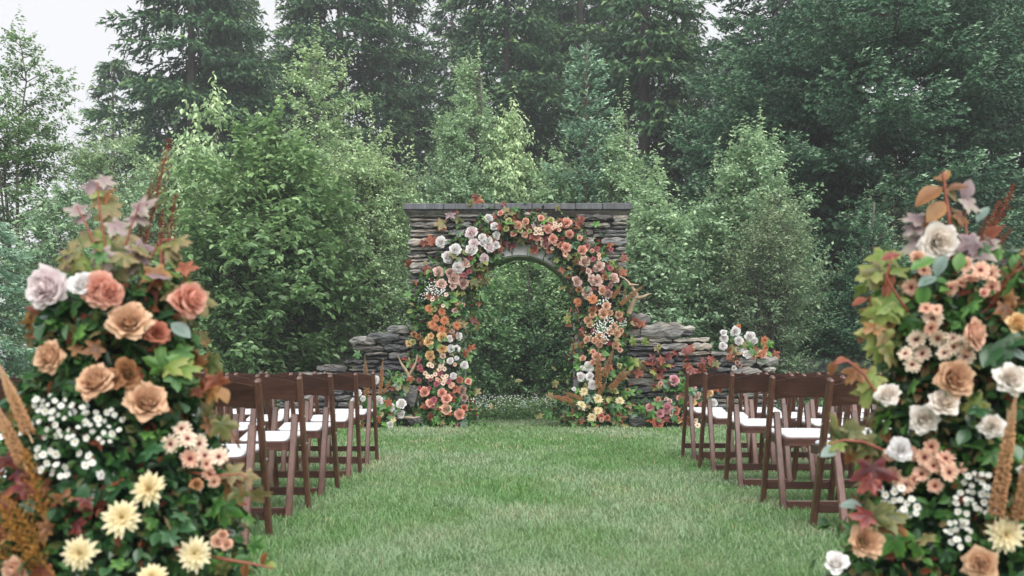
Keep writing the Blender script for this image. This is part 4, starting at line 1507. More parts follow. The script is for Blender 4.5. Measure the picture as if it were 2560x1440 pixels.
SPIKES = [spike_mesh('foxtail_lily', 230, 'spike', 300 + i, .070) for i in range(2)]
SPIKES_BIG = [spike_mesh('foxtail_lily', 760, 'spike_amber', 310 + i, .088) for i in range(2)]
PL_RED = [plume_mesh('rusty_plume', 'plume_red', 320 + i) for i in range(3)]
PL_FERN = [plume_mesh('fern_spray', 'lf_lime' if i == 1 else 'lf_green', 340 + i, 26, 9) for i in range(3)]
PL_AMB = [plume_mesh('amber_plume', 'plume_amber', 330 + i, 60, 18) for i in range(2)]


def put_spike(parent, name, me, p0, p1, fat=1.0):
    p0, p1 = Vector(p0), Vector(p1)
    d = p1 - p0
    o = place(me, name, parent, p0, d, d.length)
    o.scale = (d.length * fat, d.length * fat, d.length)
    return o


def small_leaves(parent, name, P, mat, leaf, rng, outn, kind='stuff', ratio=.6):
    a = Acc()
    k = len(P)
    A = rng.normal(0, .8, (k, 3)) + outn * .6 + np.array([0, 0, -.25])
    Nn = outn * .7 + rng.normal(0, .5, (k, 3)) + np.array([0, 0, .5])
    ln = leaf * rng.uniform(.6, 1.35, k)
    leaf_cloud(a, P - np.array(parent.location), A, Nn, ln, ln * ratio, np.clip(.4 + rng.normal(0, .22, k), 0, 1), True)
    return link(name, a.mesh(name, M[mat]), parent, kind=kind)


# ------------------------------------------------------------------ the two tall aisle arrangements
YC = 2.78


def aisle_arrangement(label, axis_px, prof_px, flowers, zones, leaves, seed, side):
    g = np.random.default_rng(seed)
    k = YC / F
    ys = np.array([p for p, h in prof_px], float)
    hs = np.array([h for p, h in prof_px], float) * k
    X0 = (axis_px - 1280) * k
    root = thing('flower_arrangement', label, 'flower arrangement', (X0, YC, 0), 'tall flower arrangements at the entrance of the aisle')
    R = lambda z: np.interp(HZ - (z - CH) / k, ys, hs)
    ztop = CH + (HZ - ys[0]) * k

    def surf(px, py, lift=0.0):
        """front surface point behind a pixel"""
        Y = YC
        for _ in range(3):
            p = at(px, py, Y)
            r = R(p[2])
            dx = p[0] - X0
            Y = YC - max(math.sqrt(max(r * r - dx * dx, 0)) * .95, .5 * r) - .012 - lift
        p = at(px, py, Y)
        nrm_ = np.array([(p[0] - X0) * .9, (p[1] - YC), 0.10])
        return p, nrm_ / np.linalg.norm(nrm_)

    # mossy core on a low pot
    a = Acc()
    zz = np.linspace(0.02, ztop - .38, 9)
    tube(a, [(X0 * 0, 0, z) for z in zz], [R(z) * .50 for z in zz], 10)
    link('moss_core', a.mesh('moss_core', M['moss'], True), root)
    # dark inner foliage, one mass
    n = 9000
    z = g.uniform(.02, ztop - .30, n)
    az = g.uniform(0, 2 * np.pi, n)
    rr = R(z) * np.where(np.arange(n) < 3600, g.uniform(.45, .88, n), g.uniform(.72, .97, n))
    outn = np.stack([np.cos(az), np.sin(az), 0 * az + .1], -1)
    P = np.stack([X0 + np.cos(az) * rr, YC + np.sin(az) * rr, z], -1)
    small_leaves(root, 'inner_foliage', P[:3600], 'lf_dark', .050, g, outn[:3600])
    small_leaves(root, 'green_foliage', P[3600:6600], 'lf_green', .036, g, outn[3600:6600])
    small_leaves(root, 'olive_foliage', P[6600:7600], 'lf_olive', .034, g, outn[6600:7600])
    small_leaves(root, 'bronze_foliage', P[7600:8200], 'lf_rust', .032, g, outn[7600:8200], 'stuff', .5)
    # leaves one by one on the surface
    cnt = 0
    tries = 0
    fl = np.array([(f[0], f[1], f[3]) for f in flowers], float)
    while cnt < 440 and tries < 9000:
        tries += 1
        py = g.uniform(ys[0] + 190, 1580)
        z = CH + (HZ - py) * k
        az = g.uniform(-np.pi * .97, -np.pi * .03) if g.random() < .8 else g.uniform(0, np.pi)
        r = R(z) * g.uniform(.90, 1.15)
        p = np.array([X0 + math.cos(az) * r, YC + math.sin(az) * r, z])
        px = 1280 + p[0] * F / p[1]
        pyv = HZ - (p[2] - CH) * F / p[1]
        if p[1] < YC:
            d = np.hypot(fl[:, 0] - px, fl[:, 1] - pyv)
            if (d < fl[:, 2] * .55 + 22).any():
                continue
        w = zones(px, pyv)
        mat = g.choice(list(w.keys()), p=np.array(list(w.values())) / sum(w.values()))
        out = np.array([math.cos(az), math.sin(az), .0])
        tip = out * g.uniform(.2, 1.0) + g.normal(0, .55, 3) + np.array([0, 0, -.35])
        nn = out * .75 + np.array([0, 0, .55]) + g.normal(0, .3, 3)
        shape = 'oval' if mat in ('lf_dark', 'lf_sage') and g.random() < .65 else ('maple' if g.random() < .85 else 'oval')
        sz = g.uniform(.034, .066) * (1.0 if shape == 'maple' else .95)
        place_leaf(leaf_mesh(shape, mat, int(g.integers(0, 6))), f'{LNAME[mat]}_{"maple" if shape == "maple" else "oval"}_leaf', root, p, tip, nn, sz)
        cnt += 1
    # leaves of the high stems and outliers
    for (px, py, mat, sz, ang, shape, dy) in leaves:
        p, nn = surf(px, py)
        p = at(px, py, YC - .12 + dy)
        tip = np.array([math.cos(math.radians(ang)), g.uniform(-.5, .1), math.sin(math.radians(ang))])
        nn = np.array([g.normal(0, .25), -.62, .8])
        place_leaf(leaf_mesh(shape, mat, int(g.integers(0, 6))), f'{LNAME[mat]}_{"maple" if shape == "maple" else "oval"}_leaf', root,
                   p - nrm(tip) * sz * k * .45, tip, nn, sz * k * .95)
    # wispy fern sprays
    for q_ in range(22):
        py = g.uniform(ys[0] + 210, 1520)
        z = CH + (HZ - py) * k
        az = g.uniform(-np.pi, 0)
        o_ = np.array([math.cos(az), math.sin(az), 0])
        p = np.array([X0, YC, z]) + o_ * R(z) * .85
        put_spike(root, 'fern_spray', PL_FERN[q_ % 3], p, p + (o_ * .8 + np.array([0, 0, g.uniform(-.2, .9)])) * g.uniform(.10, .17), 1.1)
    # blooms
    for f in flowers:
        px, py, kind, d = f[:4]
        p, nn = surf(px, py, g.uniform(-.01, .05) if kind in ('mi', 'dd', 'dp') else .065)
        if len(f) > 4:
            nn = np.array(f[4], float)
        else:
            nn = nn * .55 + np.array([0, -1, .18]) * .6 + g.normal(0, .42 if kind == 'mi' else .33 if kind in ('dd', 'dp') else .2, 3)
        size = d * p[1] / F * 1.04
        p = p - nrm(nn) * size * .22
        place(flower_mesh(kind, int(g.integers(0, 6))), FK[kind][2], root, p, nn, size)
    return root, surf, g


def scatter_flowers(poly_boxes, kind, n, d0, d1, seed, mind=.8):
    g = np.random.default_rng(seed)
    out = []
    t = 0
    while len(out) < n and t < 8000:
        t += 1
        x0, y0, x1, y1 = poly_boxes[int(g.integers(0, len(poly_boxes)))]
        u, v = g.uniform(-1, 1, 2)
        if u * u + v * v > 1:
            continue
        x, y = (x0 + x1) / 2 + u * (x1 - x0) / 2, (y0 + y1) / 2 + v * (y1 - y0) / 2
        d = g.uniform(d0, d1)
        if any((x - o[0]) ** 2 + (y - o[1]) ** 2 < (mind * (d + o[3]) / 2) ** 2 for o in out):
            continue
        out.append((x, y, kind, d))
    return out


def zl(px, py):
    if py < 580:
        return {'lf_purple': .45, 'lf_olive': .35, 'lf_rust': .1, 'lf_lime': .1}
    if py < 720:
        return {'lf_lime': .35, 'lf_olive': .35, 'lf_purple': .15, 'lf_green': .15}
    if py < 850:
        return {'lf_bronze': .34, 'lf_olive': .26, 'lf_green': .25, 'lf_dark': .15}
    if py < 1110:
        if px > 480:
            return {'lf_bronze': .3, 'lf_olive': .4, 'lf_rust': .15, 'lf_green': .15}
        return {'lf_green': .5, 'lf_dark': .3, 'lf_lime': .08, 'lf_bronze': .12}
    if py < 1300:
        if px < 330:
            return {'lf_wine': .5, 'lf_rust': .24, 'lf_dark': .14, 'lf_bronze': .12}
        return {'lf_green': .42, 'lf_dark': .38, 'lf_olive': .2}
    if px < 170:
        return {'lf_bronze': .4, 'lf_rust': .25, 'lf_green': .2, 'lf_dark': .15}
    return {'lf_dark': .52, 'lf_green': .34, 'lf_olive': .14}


LFL = [(105, 718, 'pw', 108), (203, 703, 'w', 66), (243, 722, 'co', 98), (283, 735, 'co', 70, (.8, -.7, -.1)), (492, 745, 'bd', 92, (.95, -.45, .1)), (470, 752, 'co', 84, (.75, -.6, .2)),
       (318, 795, 'to', 112), (112, 890, 'to', 90), (228, 945, 'to', 104), (315, 934, 'dt', 80), (368, 996, 'to', 112), (395, 828, 'dc', 64), (282, 948, 'dt', 54),
       (452, 1066, 'dd', 52), (430, 1110, 'dd', 54), (470, 1092, 'dd', 54), (503, 1108, 'dd', 50), (474, 1146, 'dp', 54), (544, 1140, 'dd', 54), (528, 1182, 'dp', 46), (512, 1138, 'dd', 44), (492, 1208, 'dt', 34), (538, 1206, 'dp', 36), (520, 1160, 'dp', 40),
       (362, 1217, 'cd', 98), (302, 1291, 'cd', 102), (192, 1384, 'cd', 92), (482, 1383, 'cd', 92), (380, 1440, 'cd', 82), (545, 1352, 'pe', 34), (566, 1360, 'pe', 30), (556, 1338, 'pe', 28),
       (28, 1432, 'pr', 74), (250, 1188, 'wb', 24)]
LFL += scatter_flowers([(75, 985, 200, 1075), (150, 1015, 260, 1110), (220, 1020, 310, 1110), (60, 995, 170, 1030), (100, 1050, 160, 1100)], 'mi', 50, 11, 22, 1)
LFL += scatter_flowers([(80, 1110, 150, 1180), (115, 1150, 175, 1205), (190, 1125, 235, 1165), (40, 1040, 75, 1090)], 'mi', 20, 17, 23, 2)
LL = [(240, 453, 'lf_purple', 78, 5, 'maple', .1), (268, 450, 'lf_purple', 50, -15, 'maple', .1), (255, 490, 'lf_bronze', 60, 200, 'maple', .08), (262, 500, 'lf_olive', 62, -60, 'maple', .08), (235, 478, 'lf_lime', 46, 170, 'maple', .08),
      (185, 517, 'lf_purple', 60, 170, 'maple', .05), (200, 540, 'lf_purple', 52, 190, 'maple', .05), (278, 520, 'lf_olive', 62, -30, 'maple', .06), (262, 548, 'lf_olive', 66, 250, 'maple', .06),
      (300, 568, 'lf_purple', 62, -35, 'maple', .03), (358, 508, 'lf_purple', 74, 25, 'maple', .1), (345, 540, 'lf_purple', 62, -5, 'maple', .1), (205, 588, 'lf_olive', 84, 190, 'maple', .03), (245, 610, 'lf_lime', 72, 250, 'maple', .02),
      (310, 602, 'lf_olive', 64, -50, 'maple', .02), (285, 640, 'lf_olive', 66, 250, 'maple', 0), (322, 628, 'lf_purple', 56, 200, 'maple', .0), (356, 628, 'lf_purple', 66, -40, 'maple', .0), (205, 668, 'lf_lime', 84, 200, 'maple', 0), (190, 650, 'lf_lime', 60, 150, 'maple', 0),
      (445, 598, 'lf_olive', 66, 15, 'maple', .1), (430, 625, 'lf_olive', 60, -20, 'maple', .1), (470, 665, 'lf_rust', 54, 0, 'maple', .05), (402, 640, 'lf_bronze', 52, 80, 'maple', .06), (392, 692, 'lf_bronze', 64, -70, 'maple', 0), (425, 725, 'lf_olive', 62, 30, 'maple', 0),
      (378, 700, 'lf_rust', 60, 220, 'maple', 0), (235, 690, 'lf_lime', 60, 230, 'maple', .0), (290, 690, 'lf_olive', 64, 240, 'maple', 0), (320, 665, 'lf_purple', 60, 190, 'maple', .02), (150, 740, 'lf_bronze', 56, 160, 'oval', 0), (75, 795, 'lf_bronze', 62, 235, 'oval', 0), (95, 775, 'lf_rust', 56, 150, 'oval', 0),
      (120, 795, 'lf_sage', 40, 160, 'oval', -.05), (450, 822, 'lf_sage', 62, -30, 'oval', -.05), (412, 812, 'lf_dark', 60, 200, 'oval', 0), (505, 760, 'lf_olive', 66, -70, 'maple', .06), (455, 790, 'lf_olive', 60, -110, 'maple', .02),
      (522, 915, 'lf_olive', 68, 255, 'maple', 0), (500, 895, 'lf_bronze', 50, 60, 'maple', 0), (545, 960, 'lf_rust', 56, -70, 'maple', 0), (520, 985, 'lf_bronze', 60, 240, 'maple', 0), (560, 985, 'lf_bronze', 46, -60, 'oval', 0), (560, 1075, 'lf_olive', 66, -70, 'maple', 0),
      (590, 1180, 'lf_olive', 62, -10, 'maple', 0), (575, 1215, 'lf_bronze', 60, 240, 'maple', 0), (620, 1195, 'lf_olive', 46, -60, 'maple', .02), (560, 1285, 'lf_green', 74, -90, 'maple', 0), (530, 1260, 'lf_green', 70, 210, 'maple', 0), (600, 1240, 'lf_olive', 50, -80, 'maple', 0),
      (430, 905, 'lf_lime', 70, 40, 'maple', -.05), (455, 940, 'lf_green', 74, -10, 'maple', -.05), (400, 900, 'lf_green', 70, 90, 'maple', -.05), (470, 915, 'lf_lime', 60, 20, 'maple', -.05),
      (658, 1398, 'lf_bronze', 36, 70, 'oval', 0), (675, 1412, 'lf_lime', 34, 0, 'oval', 0), (612, 1425, 'lf_bronze', 40, 260, 'oval', 0), (600, 1400, 'lf_green', 50, 200, 'oval', .02),
      (230, 1250, 'lf_wine', 78, 10, 'maple', -.12), (190, 1225, 'lf_wine', 74, 150, 'maple', -.12), (260, 1225, 'lf_rust', 72, 40, 'maple', -.12), (215, 1275, 'lf_wine', 66, 250, 'maple', -.12), (130, 1240, 'lf_wine', 66, 200, 'maple', -.12), (165, 1270, 'lf_rust', 62, 270, 'maple', -.12), (280, 1200, 'lf_rust', 60, 20, 'maple', -.12), (90, 1215, 'lf_rust', 66, 180, 'maple', -.12)]
LPROF = [(440, 30), (520, 80), (600, 105), (690, 155), (760, 185), (900, 185), (1000, 212), (1100, 248), (1250, 300), (1440, 325), (1700, 290)]
aL, surfL, gL = aisle_arrangement('tall flower arrangement left of the aisle with toffee roses and a big pale peony', 292, LPROF, LFL, zl, LL, 51, -1)


def at3(px, py, Y):
    return at(px, py, Y)


def stem(root, name, mat, pts, Y, r=.004):
    P = np.array([at(x, y, Y + (dy if True else 0)) for x, y, dy in pts]) - np.array(root.location)
    P2 = []
    for i in range(len(P) - 1):
        for q in np.linspace(0, 1, 5)[:-1]:
            P2.append(P[i] * (1 - q) + P[i + 1] * q)
    P2.append(P[-1])
    a = Acc()
    tube(a, np.array(P2), np.linspace(r, r * .5, len(P2)), 5)
    link(name, a.mesh(name, M[mat], True), root)


for pts in ([(300, 800, 0), (268, 640, 0), (248, 520, 0), (243, 455, 0)], [(310, 800, 0), (305, 640, 0), (330, 560, 0), (350, 505, 0)], [(290, 800, 0), (250, 650, 0), (215, 560, 0), (190, 515, 0)],
            [(330, 800, 0), (360, 680, 0), (400, 600, 0), (440, 598, 0)], [(380, 800, 0), (400, 700, 0), (402, 640, 0), (398, 600, 0)], [(420, 780, .05), (460, 700, .05), (470, 668, .05)]):
    stem(aL, 'leafy_stem', 'stem_red', pts, YC - .10, .0042)
stem(aL, 'leafy_stem', 'stem_red', [(500, 1385, .02), (560, 1398, 0), (620, 1408, 0), (682, 1420, 0)], YC - .22, .005)
stem(aL, 'leafy_stem', 'stem_red', [(470, 1180, .02), (540, 1190, 0), (600, 1185, 0), (622, 1195, 0)], YC - .15, .004)
for (x0, y0, x1, y1) in ((375, 560, 425, 345), (360, 640, 372, 470), (400, 660, 405, 520), (415, 640, 440, 480), (345, 690, 352, 540)):
    put_spike(aL, 'rusty_plume', PL_RED[(x0 + y0) % 3], at(x0, y0, YC), at(x1, y1, YC + .03), 1.0)
for (x0, y0, x1, y1, f) in ((72, 1085, -6, 905, 1.0), (60, 1160, -30, 985, 1.1)):
    put_spike(aL, 'foxtail_lily', SPIKES_BIG[x0 % 2], at(x0, y0, YC - .33), at(x1, y1, YC - .30), f * .8)
for (x0, y0, x1, y1) in ((70, 1390, -30, 1215), (100, 1350, 10, 1240), (60, 1440, -60, 1330), (110, 1300, 60, 1120), (120, 1420, 20, 1300), (30, 1470, 90, 1360)):
    put_spike(aL, 'amber_plume', PL_AMB[(x0 + x1) % 2], at(x0, y0, YC - .36), at(x1, y1, YC - .40), 1.5)


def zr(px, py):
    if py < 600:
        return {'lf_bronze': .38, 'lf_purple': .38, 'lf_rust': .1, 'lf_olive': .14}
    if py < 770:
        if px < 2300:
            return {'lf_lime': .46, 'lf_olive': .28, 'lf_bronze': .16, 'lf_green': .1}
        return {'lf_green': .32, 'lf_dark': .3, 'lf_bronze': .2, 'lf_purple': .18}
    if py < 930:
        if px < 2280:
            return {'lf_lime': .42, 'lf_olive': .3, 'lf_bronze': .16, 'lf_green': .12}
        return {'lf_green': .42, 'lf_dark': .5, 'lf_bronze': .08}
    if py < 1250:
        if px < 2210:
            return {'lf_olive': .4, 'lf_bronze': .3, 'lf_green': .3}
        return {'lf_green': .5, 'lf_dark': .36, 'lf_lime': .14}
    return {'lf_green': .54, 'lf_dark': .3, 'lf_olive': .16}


RFL = [(2352, 603, 'W', 104), (2278, 717, 'dp', 46), (2312, 672, 'dp', 42), (2295, 642, 'pr', 38), (2425, 686, 'dp', 54), (2455, 672, 'dp', 50), (2482, 684, 'dp', 48), (2412, 660, 'dp', 44), (2376, 718, 'dp', 42), (2404, 704, 'dp', 32), (2480, 716, 'dp', 46), (2462, 730, 'co', 24),
       (2315, 768, 'dp', 38), (2333, 796, 'dd', 54), (2343, 772, 'dp', 32),
       (2290, 848, 'dd', 52), (2344, 850, 'dd', 54), (2330, 822, 'dp', 42), (2386, 838, 'dd', 48), (2430, 850, 'dd', 52), (2302, 880, 'dd', 50), (2388, 865, 'dd', 48), (2414, 892, 'dd', 48), (2282, 908, 'dd', 46), (2262, 880, 'dd', 40), (2360, 880, 'dd', 40), (2425, 872, 'dp', 40),
       (2395, 943, 'to', 102), (2450, 832, 'pr', 84, (.6, -.8, .1)), (2552, 805, 'ye', 58),
       (2366, 1000, 'W', 80), (2310, 1046, 'W', 78), (2216, 980, 'W', 66), (2535, 943, 'W', 88), (2482, 1064, 'W', 66), (2250, 1122, 'w', 60),
       (2230, 1188, 'dp', 46), (2226, 1136, 'dp', 38), (2282, 1130, 'dp', 44), (2311, 1144, 'dp', 48), (2367, 1141, 'dp', 52), (2329, 1117, 'dp', 42), (2336, 1163, 'dp', 44), (2303, 1181, 'dp', 48), (2377, 1180, 'dp', 50), (2265, 1213, 'dp', 48), (2337, 1215, 'dp', 42), (2400, 1165, 'dp', 40), (2290, 1200, 'dp', 36),
       (2522, 1338, 'cd', 102), (2168, 1350, 'to', 92), (2452, 1412, 'to', 92), (2090, 1402, 'wb', 66, (-.2, -.7, .6)), (2580, 1180, 'W', 60), (2600, 700, 'dp', 46), (2600, 1000, 'dd', 46), (2650, 1250, 'to', 90), (2640, 860, 'W', 80)]
RFL += scatter_flowers([(2400, 1180, 2510, 1240), (2380, 1225, 2450, 1290), (2440, 1240, 2510, 1285), (2360, 1300, 2440, 1370)], 'mi', 46, 11, 22, 3)
RFL += scatter_flowers([(2195, 1215, 2235, 1270), (2240, 1240, 2300, 1290), (2230, 1200, 2270, 1250)], 'mi', 16, 16, 22, 4)
RL = [(2362, 440, 'lf_bronze', 40, 60, 'oval', 0), (2352, 448, 'lf_bronze', 34, 150, 'oval', 0), (2325, 482, 'lf_bronze', 80, 205, 'oval', -.02), (2392, 468, 'lf_bronze', 56, 15, 'oval', 0), (2380, 486, 'lf_olive', 44, -35, 'oval', 0),
      (2418, 475, 'lf_purple', 58, 70, 'oval', .05), (2432, 505, 'lf_purple', 64, -30, 'maple', .05), (2342, 525, 'lf_bronze', 72, 225, 'oval', -.02), (2330, 555, 'lf_bronze', 62, 250, 'oval', 0), (2408, 540, 'lf_bronze', 56, -20, 'maple', 0), (2390, 555, 'lf_olive', 50, -60, 'oval', 0),
      (2284, 540, 'lf_purple', 66, 175, 'maple', .02), (2280, 568, 'lf_purple', 62, 205, 'maple', .02), (2286, 605, 'lf_purple', 78, 205, 'maple', .02), (2450, 608, 'lf_purple', 98, 30, 'maple', -.02), (2440, 640, 'lf_sage', 70, -20, 'maple', -.02), (2420, 630, 'lf_purple', 60, 240, 'maple', -.02), (2455, 535, 'lf_sage', 50, 60, 'oval', .05),
      (2310, 652, 'lf_green', 64, 195, 'oval', -.06), (2350, 660, 'lf_sage', 56, 240, 'oval', -.06), (2398, 655, 'lf_green', 50, 80, 'oval', -.06), (2320, 700, 'lf_sage', 54, 200, 'oval', -.06), (2308, 735, 'lf_green', 58, 260, 'oval', -.06), (2356, 702, 'lf_green', 48, -10, 'oval', -.06), (2420, 700, 'lf_green', 46, 250, 'oval', -.03),
      (2228, 640, 'lf_wine', 50, 190, 'oval', .0), (2200, 645, 'lf_lime', 74, 230, 'maple', .05), (2170, 675, 'lf_lime', 84, 200, 'maple', .05), (2250, 668, 'lf_lime', 62, 10, 'maple', .03), (2195, 695, 'lf_olive', 76, 235, 'maple', .03), (2225, 700, 'lf_rust', 50, 270, 'oval', .02), (2215, 725, 'lf_rust', 40, 275, 'oval', .02),
      (2150, 752, 'lf_rust', 42, 200, 'oval', .03), (2180, 755, 'lf_rust', 40, -60, 'oval', .03), (2220, 755, 'lf_lime', 82, 210, 'maple', 0), (2200, 790, 'lf_lime', 84, 250, 'maple', 0), (2250, 770, 'lf_lime', 66, -20, 'maple', 0), (2180, 815, 'lf_bronze', 56, 190, 'maple', 0), (2190, 850, 'lf_lime', 84, 240, 'maple', 0), (2155, 835, 'lf_bronze', 44, 240, 'oval', .02),
      (2225, 840, 'lf_olive', 76, 300, 'maple', 0), (2200, 880, 'lf_lime', 64, 250, 'maple', 0), (2235, 885, 'lf_olive', 72, -40, 'maple', 0),
      (2134, 932, 'lf_bronze', 60, 215, 'maple', .02), (2082, 918, 'lf_bronze', 40, 240, 'oval', .02), (2105, 900, 'lf_rust', 36, 190, 'oval', .02), (2170, 950, 'lf_lime', 72, 210, 'maple', 0), (2168, 985, 'lf_lime', 74, 235, 'maple', 0),
      (2110, 1085, 'lf_olive', 84, 80, 'maple', 0), (2140, 1070, 'lf_olive', 62, 30, 'maple', 0), (2145, 1120, 'lf_olive', 84, 250, 'maple', 0), (2175, 1110, 'lf_olive', 70, -70, 'maple', 0), (2090, 1110, 'lf_lime', 46, 200, 'maple', 0), (2085, 1055, 'lf_olive', 50, 100, 'oval', 0), (2075, 1128, 'lf_sage', 52, 195, 'oval', 0), (2125, 1140, 'lf_bronze', 50, 270, 'oval', 0),
      (2182, 1190, 'lf_wine', 84, 265, 'maple', -.1), (2165, 1210, 'lf_wine', 56, 220, 'maple', -.1), (2155, 1285, 'lf_wine', 64, 170, 'maple', -.1), (2190, 1280, 'lf_olive', 76, 60, 'maple', -.1), (2230, 1285, 'lf_olive', 80, 10, 'maple', -.1), (2130, 1260, 'lf_sage', 52, 170, 'oval', -.05), (2235, 1330, 'lf_bronze', 60, 260, 'maple', -.1), (2130, 1330, 'lf_green', 66, 190, 'maple', -.05), (2250, 1360, 'lf_green', 76, 300, 'maple', -.1),
      (2505, 880, 'lf_dark', 84, 60, 'oval', -.1), (2480, 880, 'lf_dark', 84, 220, 'oval', -.1), (2540, 850, 'lf_dark', 80, 30, 'oval', -.1), (2500, 910, 'lf_dark', 76, 300, 'oval', -.1), (2450, 900, 'lf_dark', 70, 200, 'oval', -.08), (2545, 885, 'lf_sage', 60, -20, 'oval', -.1), (2520, 700, 'lf_bronze', 50, 40, 'oval', 0), (2500, 690, 'lf_bronze', 60, 210, 'maple', 0)]
RPROF = [(425, 30), (500, 60), (560, 90), (640, 150), (700, 195), (800, 208), (900, 200), (1000, 205), (1100, 220), (1200, 235), (1350, 285), (1440, 315), (1700, 290)]
aR, surfR, gR = aisle_arrangement('tall flower arrangement right of the aisle with a white rose on top and peach daisies', 2408, RPROF, RFL, zr, RL, 52, 1)
stem(aR, 'leafy_stem', 'stem_red', [(2392, 700, 0), (2376, 570, 0), (2366, 500, 0), (2358, 430, 0)], YC - .12, .008)
stem(aR, 'leafy_stem', 'stem_red', [(2420, 620, 0), (2412, 540, .02), (2420, 480, .05)], YC - .08, .004)
stem(aR, 'leafy_stem', 'stem_red', [(2200, 1000, 0), (2160, 935, 0), (2120, 902, 0), (2082, 912, 0)], YC - .14, .0045)
stem(aR, 'leafy_stem', 'stem_red', [(2230, 1135, 0), (2160, 1105, 0), (2110, 1100, 0), (2072, 1110, 0)], YC - .14, .005)
stem(aR, 'leafy_stem', 'stem_red', [(2270, 780, 0), (2230, 720, 0), (2215, 690, 0), (2232, 640, 0)], YC - .14, .0045)
stem(aR, 'leafy_stem', 'stem_red', [(2500, 740, 0), (2530, 690, 0), (2575, 655, 0)], YC - .16, .006)
for (x0, y0, x1, y1) in ((2455, 640, 2536, 460), (2440, 650, 2500, 500), (2470, 650, 2530, 570), (2430, 640, 2470, 540)):
    put_spike(aR, 'rusty_plume', PL_RED[(x0 + y0) % 3], at(x0, y0, YC - .06), at(x1, y1, YC - .02), 1.0)
for (x0, y0, x1, y1) in ((2470, 770, 2560, 690), (2480, 790, 2590, 740), (2490, 740, 2560, 640), (2500, 800, 2600, 790)):
    put_spike(aR, 'rusty_plume', PL_RED[(x0 + y0) % 3], at(x0, y0, YC - .22), at(x1, y1, YC - .20), 1.2)
for (x0, y0, x1, y1, f) in ((2490, 1290, 2540, 985, .95), (2545, 1300, 2590, 1060, 1.0)):
    put_spike(aR, 'foxtail_lily', SPIKES_BIG[x0 % 2], at(x0, y0, YC - .36), at(x1, y1, YC - .38), f * .68)
for (x0, y0, x1, y1) in ((2540, 1300, 2575, 1150), (2560, 1270, 2600, 1120), (2520, 1310, 2560, 1220)):
    put_spike(aR, 'amber_plume', PL_AMB[(x0 + x1) % 2], at(x0, y0, YC - .33), at(x1, y1, YC - .34), 1.4)


# ------------------------------------------------------------------ flowers on and round the arch
def Z(ox, oy, sc, rows):
    return [(ox + zx / sc, oy + zy / sc, kd, zd / sc) for zx, zy, kd, zd in rows]


G = Z(860, 460, 3.6, [
    (1298, 310, 'w', 70), (1350, 375, 'w', 65), (1140, 430, 'pw', 98), (868, 518, 'w', 88), (1243, 475, 'w', 65), (1375, 462, 'w', 62), (1168, 530, 'pw', 78), (1305, 503, 'w', 62), (1248, 530, 'w', 58), (1320, 560, 'pw', 92), (1370, 545, 'w', 62),
    (1000, 585, 'w', 92), (1143, 582, 'w', 98), (943, 655, 'w', 98), (1260, 670, 'pw', 78), (1062, 678, 'bu', 48), (1140, 658, 'bu', 48), (1095, 705, 'bl', 88), (1030, 750, 'w', 98), (858, 788, 'bl', 90), (960, 795, 'du', 78), (1078, 818, 'be', 48),
    (1128, 790, 'be', 46), (995, 850, 'bl', 105), (1072, 890, 'du', 88), (875, 890, 'bl', 88), (985, 915, 'bl', 62), (918, 995, 'dd', 38), (795, 1038, 'dd', 38), (890, 1095, 'dd', 34), (1010, 1075, 'pr', 34), (1075, 1085, 'pr', 30),
    (770, 1115, 'od', 76), (878, 1148, 'od', 70), (825, 1210, 'od', 64), (793, 1255, 'od', 80), (900, 1225, 'od', 80), (1018, 1272, 'od', 74), (820, 1295, 'od', 60), (880, 1305, 'od', 80), (1000, 1140, 'bl', 50), (975, 1330, 'bl', 44), (985, 1370, 'dt', 46), (935, 1320, 'dt', 40),
    (810, 1130, 'lf', 44), (930, 1250, 'lf', 36)])
G += Z(860, 780, 4.5, [
    (790, 250, 'dt', 66), (838, 282, 'dt', 62), (730, 345, 'ye', 76), (778, 335, 'lf', 66), (945, 325, 'ye', 104), (975, 265, 'ye', 66), (1105, 280, 'ye', 104), (1185, 300, 'w', 70), (1297, 270, 'w', 76), (885, 345, 'dt', 56), (1195, 410, 'w', 80), (1272, 410, 'w', 70),
    (1110, 420, 'ye', 98), (955, 490, 'ye', 112), (1110, 495, 'bl', 58), (1190, 545, 'w', 70), (1268, 518, 'w', 46), (1355, 598, 'w', 80), (835, 535, 'be', 60), (760, 605, 'be', 50), (850, 620, 'be', 68), (870, 655, 'be', 46),
    (955, 585, 'dd', 62), (990, 605, 'dd', 48), (1100, 555, 'dd', 54), (1085, 605, 'dd', 52), (1070, 640, 'dd', 54), (1100, 590, 'dd', 50), (1130, 640, 'dd', 50), (915, 690, 'dd', 50), (945, 725, 'dd', 50), (985, 725, 'dd', 46), (1025, 700, 'dd', 48), (1115, 730, 'dd', 50), (1150, 720, 'dd', 48),
    (1115, 800, 'dd', 50), (1150, 770, 'dd', 46), (1130, 765, 'dd', 46), (1080, 690, 'be', 66), (1225, 718, 'w', 70), (1300, 765, 'dc', 68), (1395, 775, 'co', 74), (840, 765, 'be', 54), (1040, 805, 'be', 70), (1178, 780, 'be', 64), (975, 760, 'be', 46), (1050, 755, 'dp', 44), (1075, 775, 'dp', 42),
    (1200, 830, 'dp', 58), (1220, 815, 'dp', 50), (1250, 590, 'dp', 44), (795, 880, 'be', 60), (845, 858, 'be', 50), (960, 855, 'be', 44), (902, 895, 'co', 102), (1095, 905, 'co', 92), (1150, 970, 'co', 108), (1315, 885, 'du', 98), (1350, 965, 'du', 78), (970, 1020, 'co', 90), (1012, 988, 'be', 68),
    (1000, 1065, 'be', 44), (1150, 1090, 'pr', 118), (1350, 1075, 'dc', 72), (1297, 1150, 'co', 108), (1250, 860, 'dc', 50), (1265, 720, 'dt', 40)])
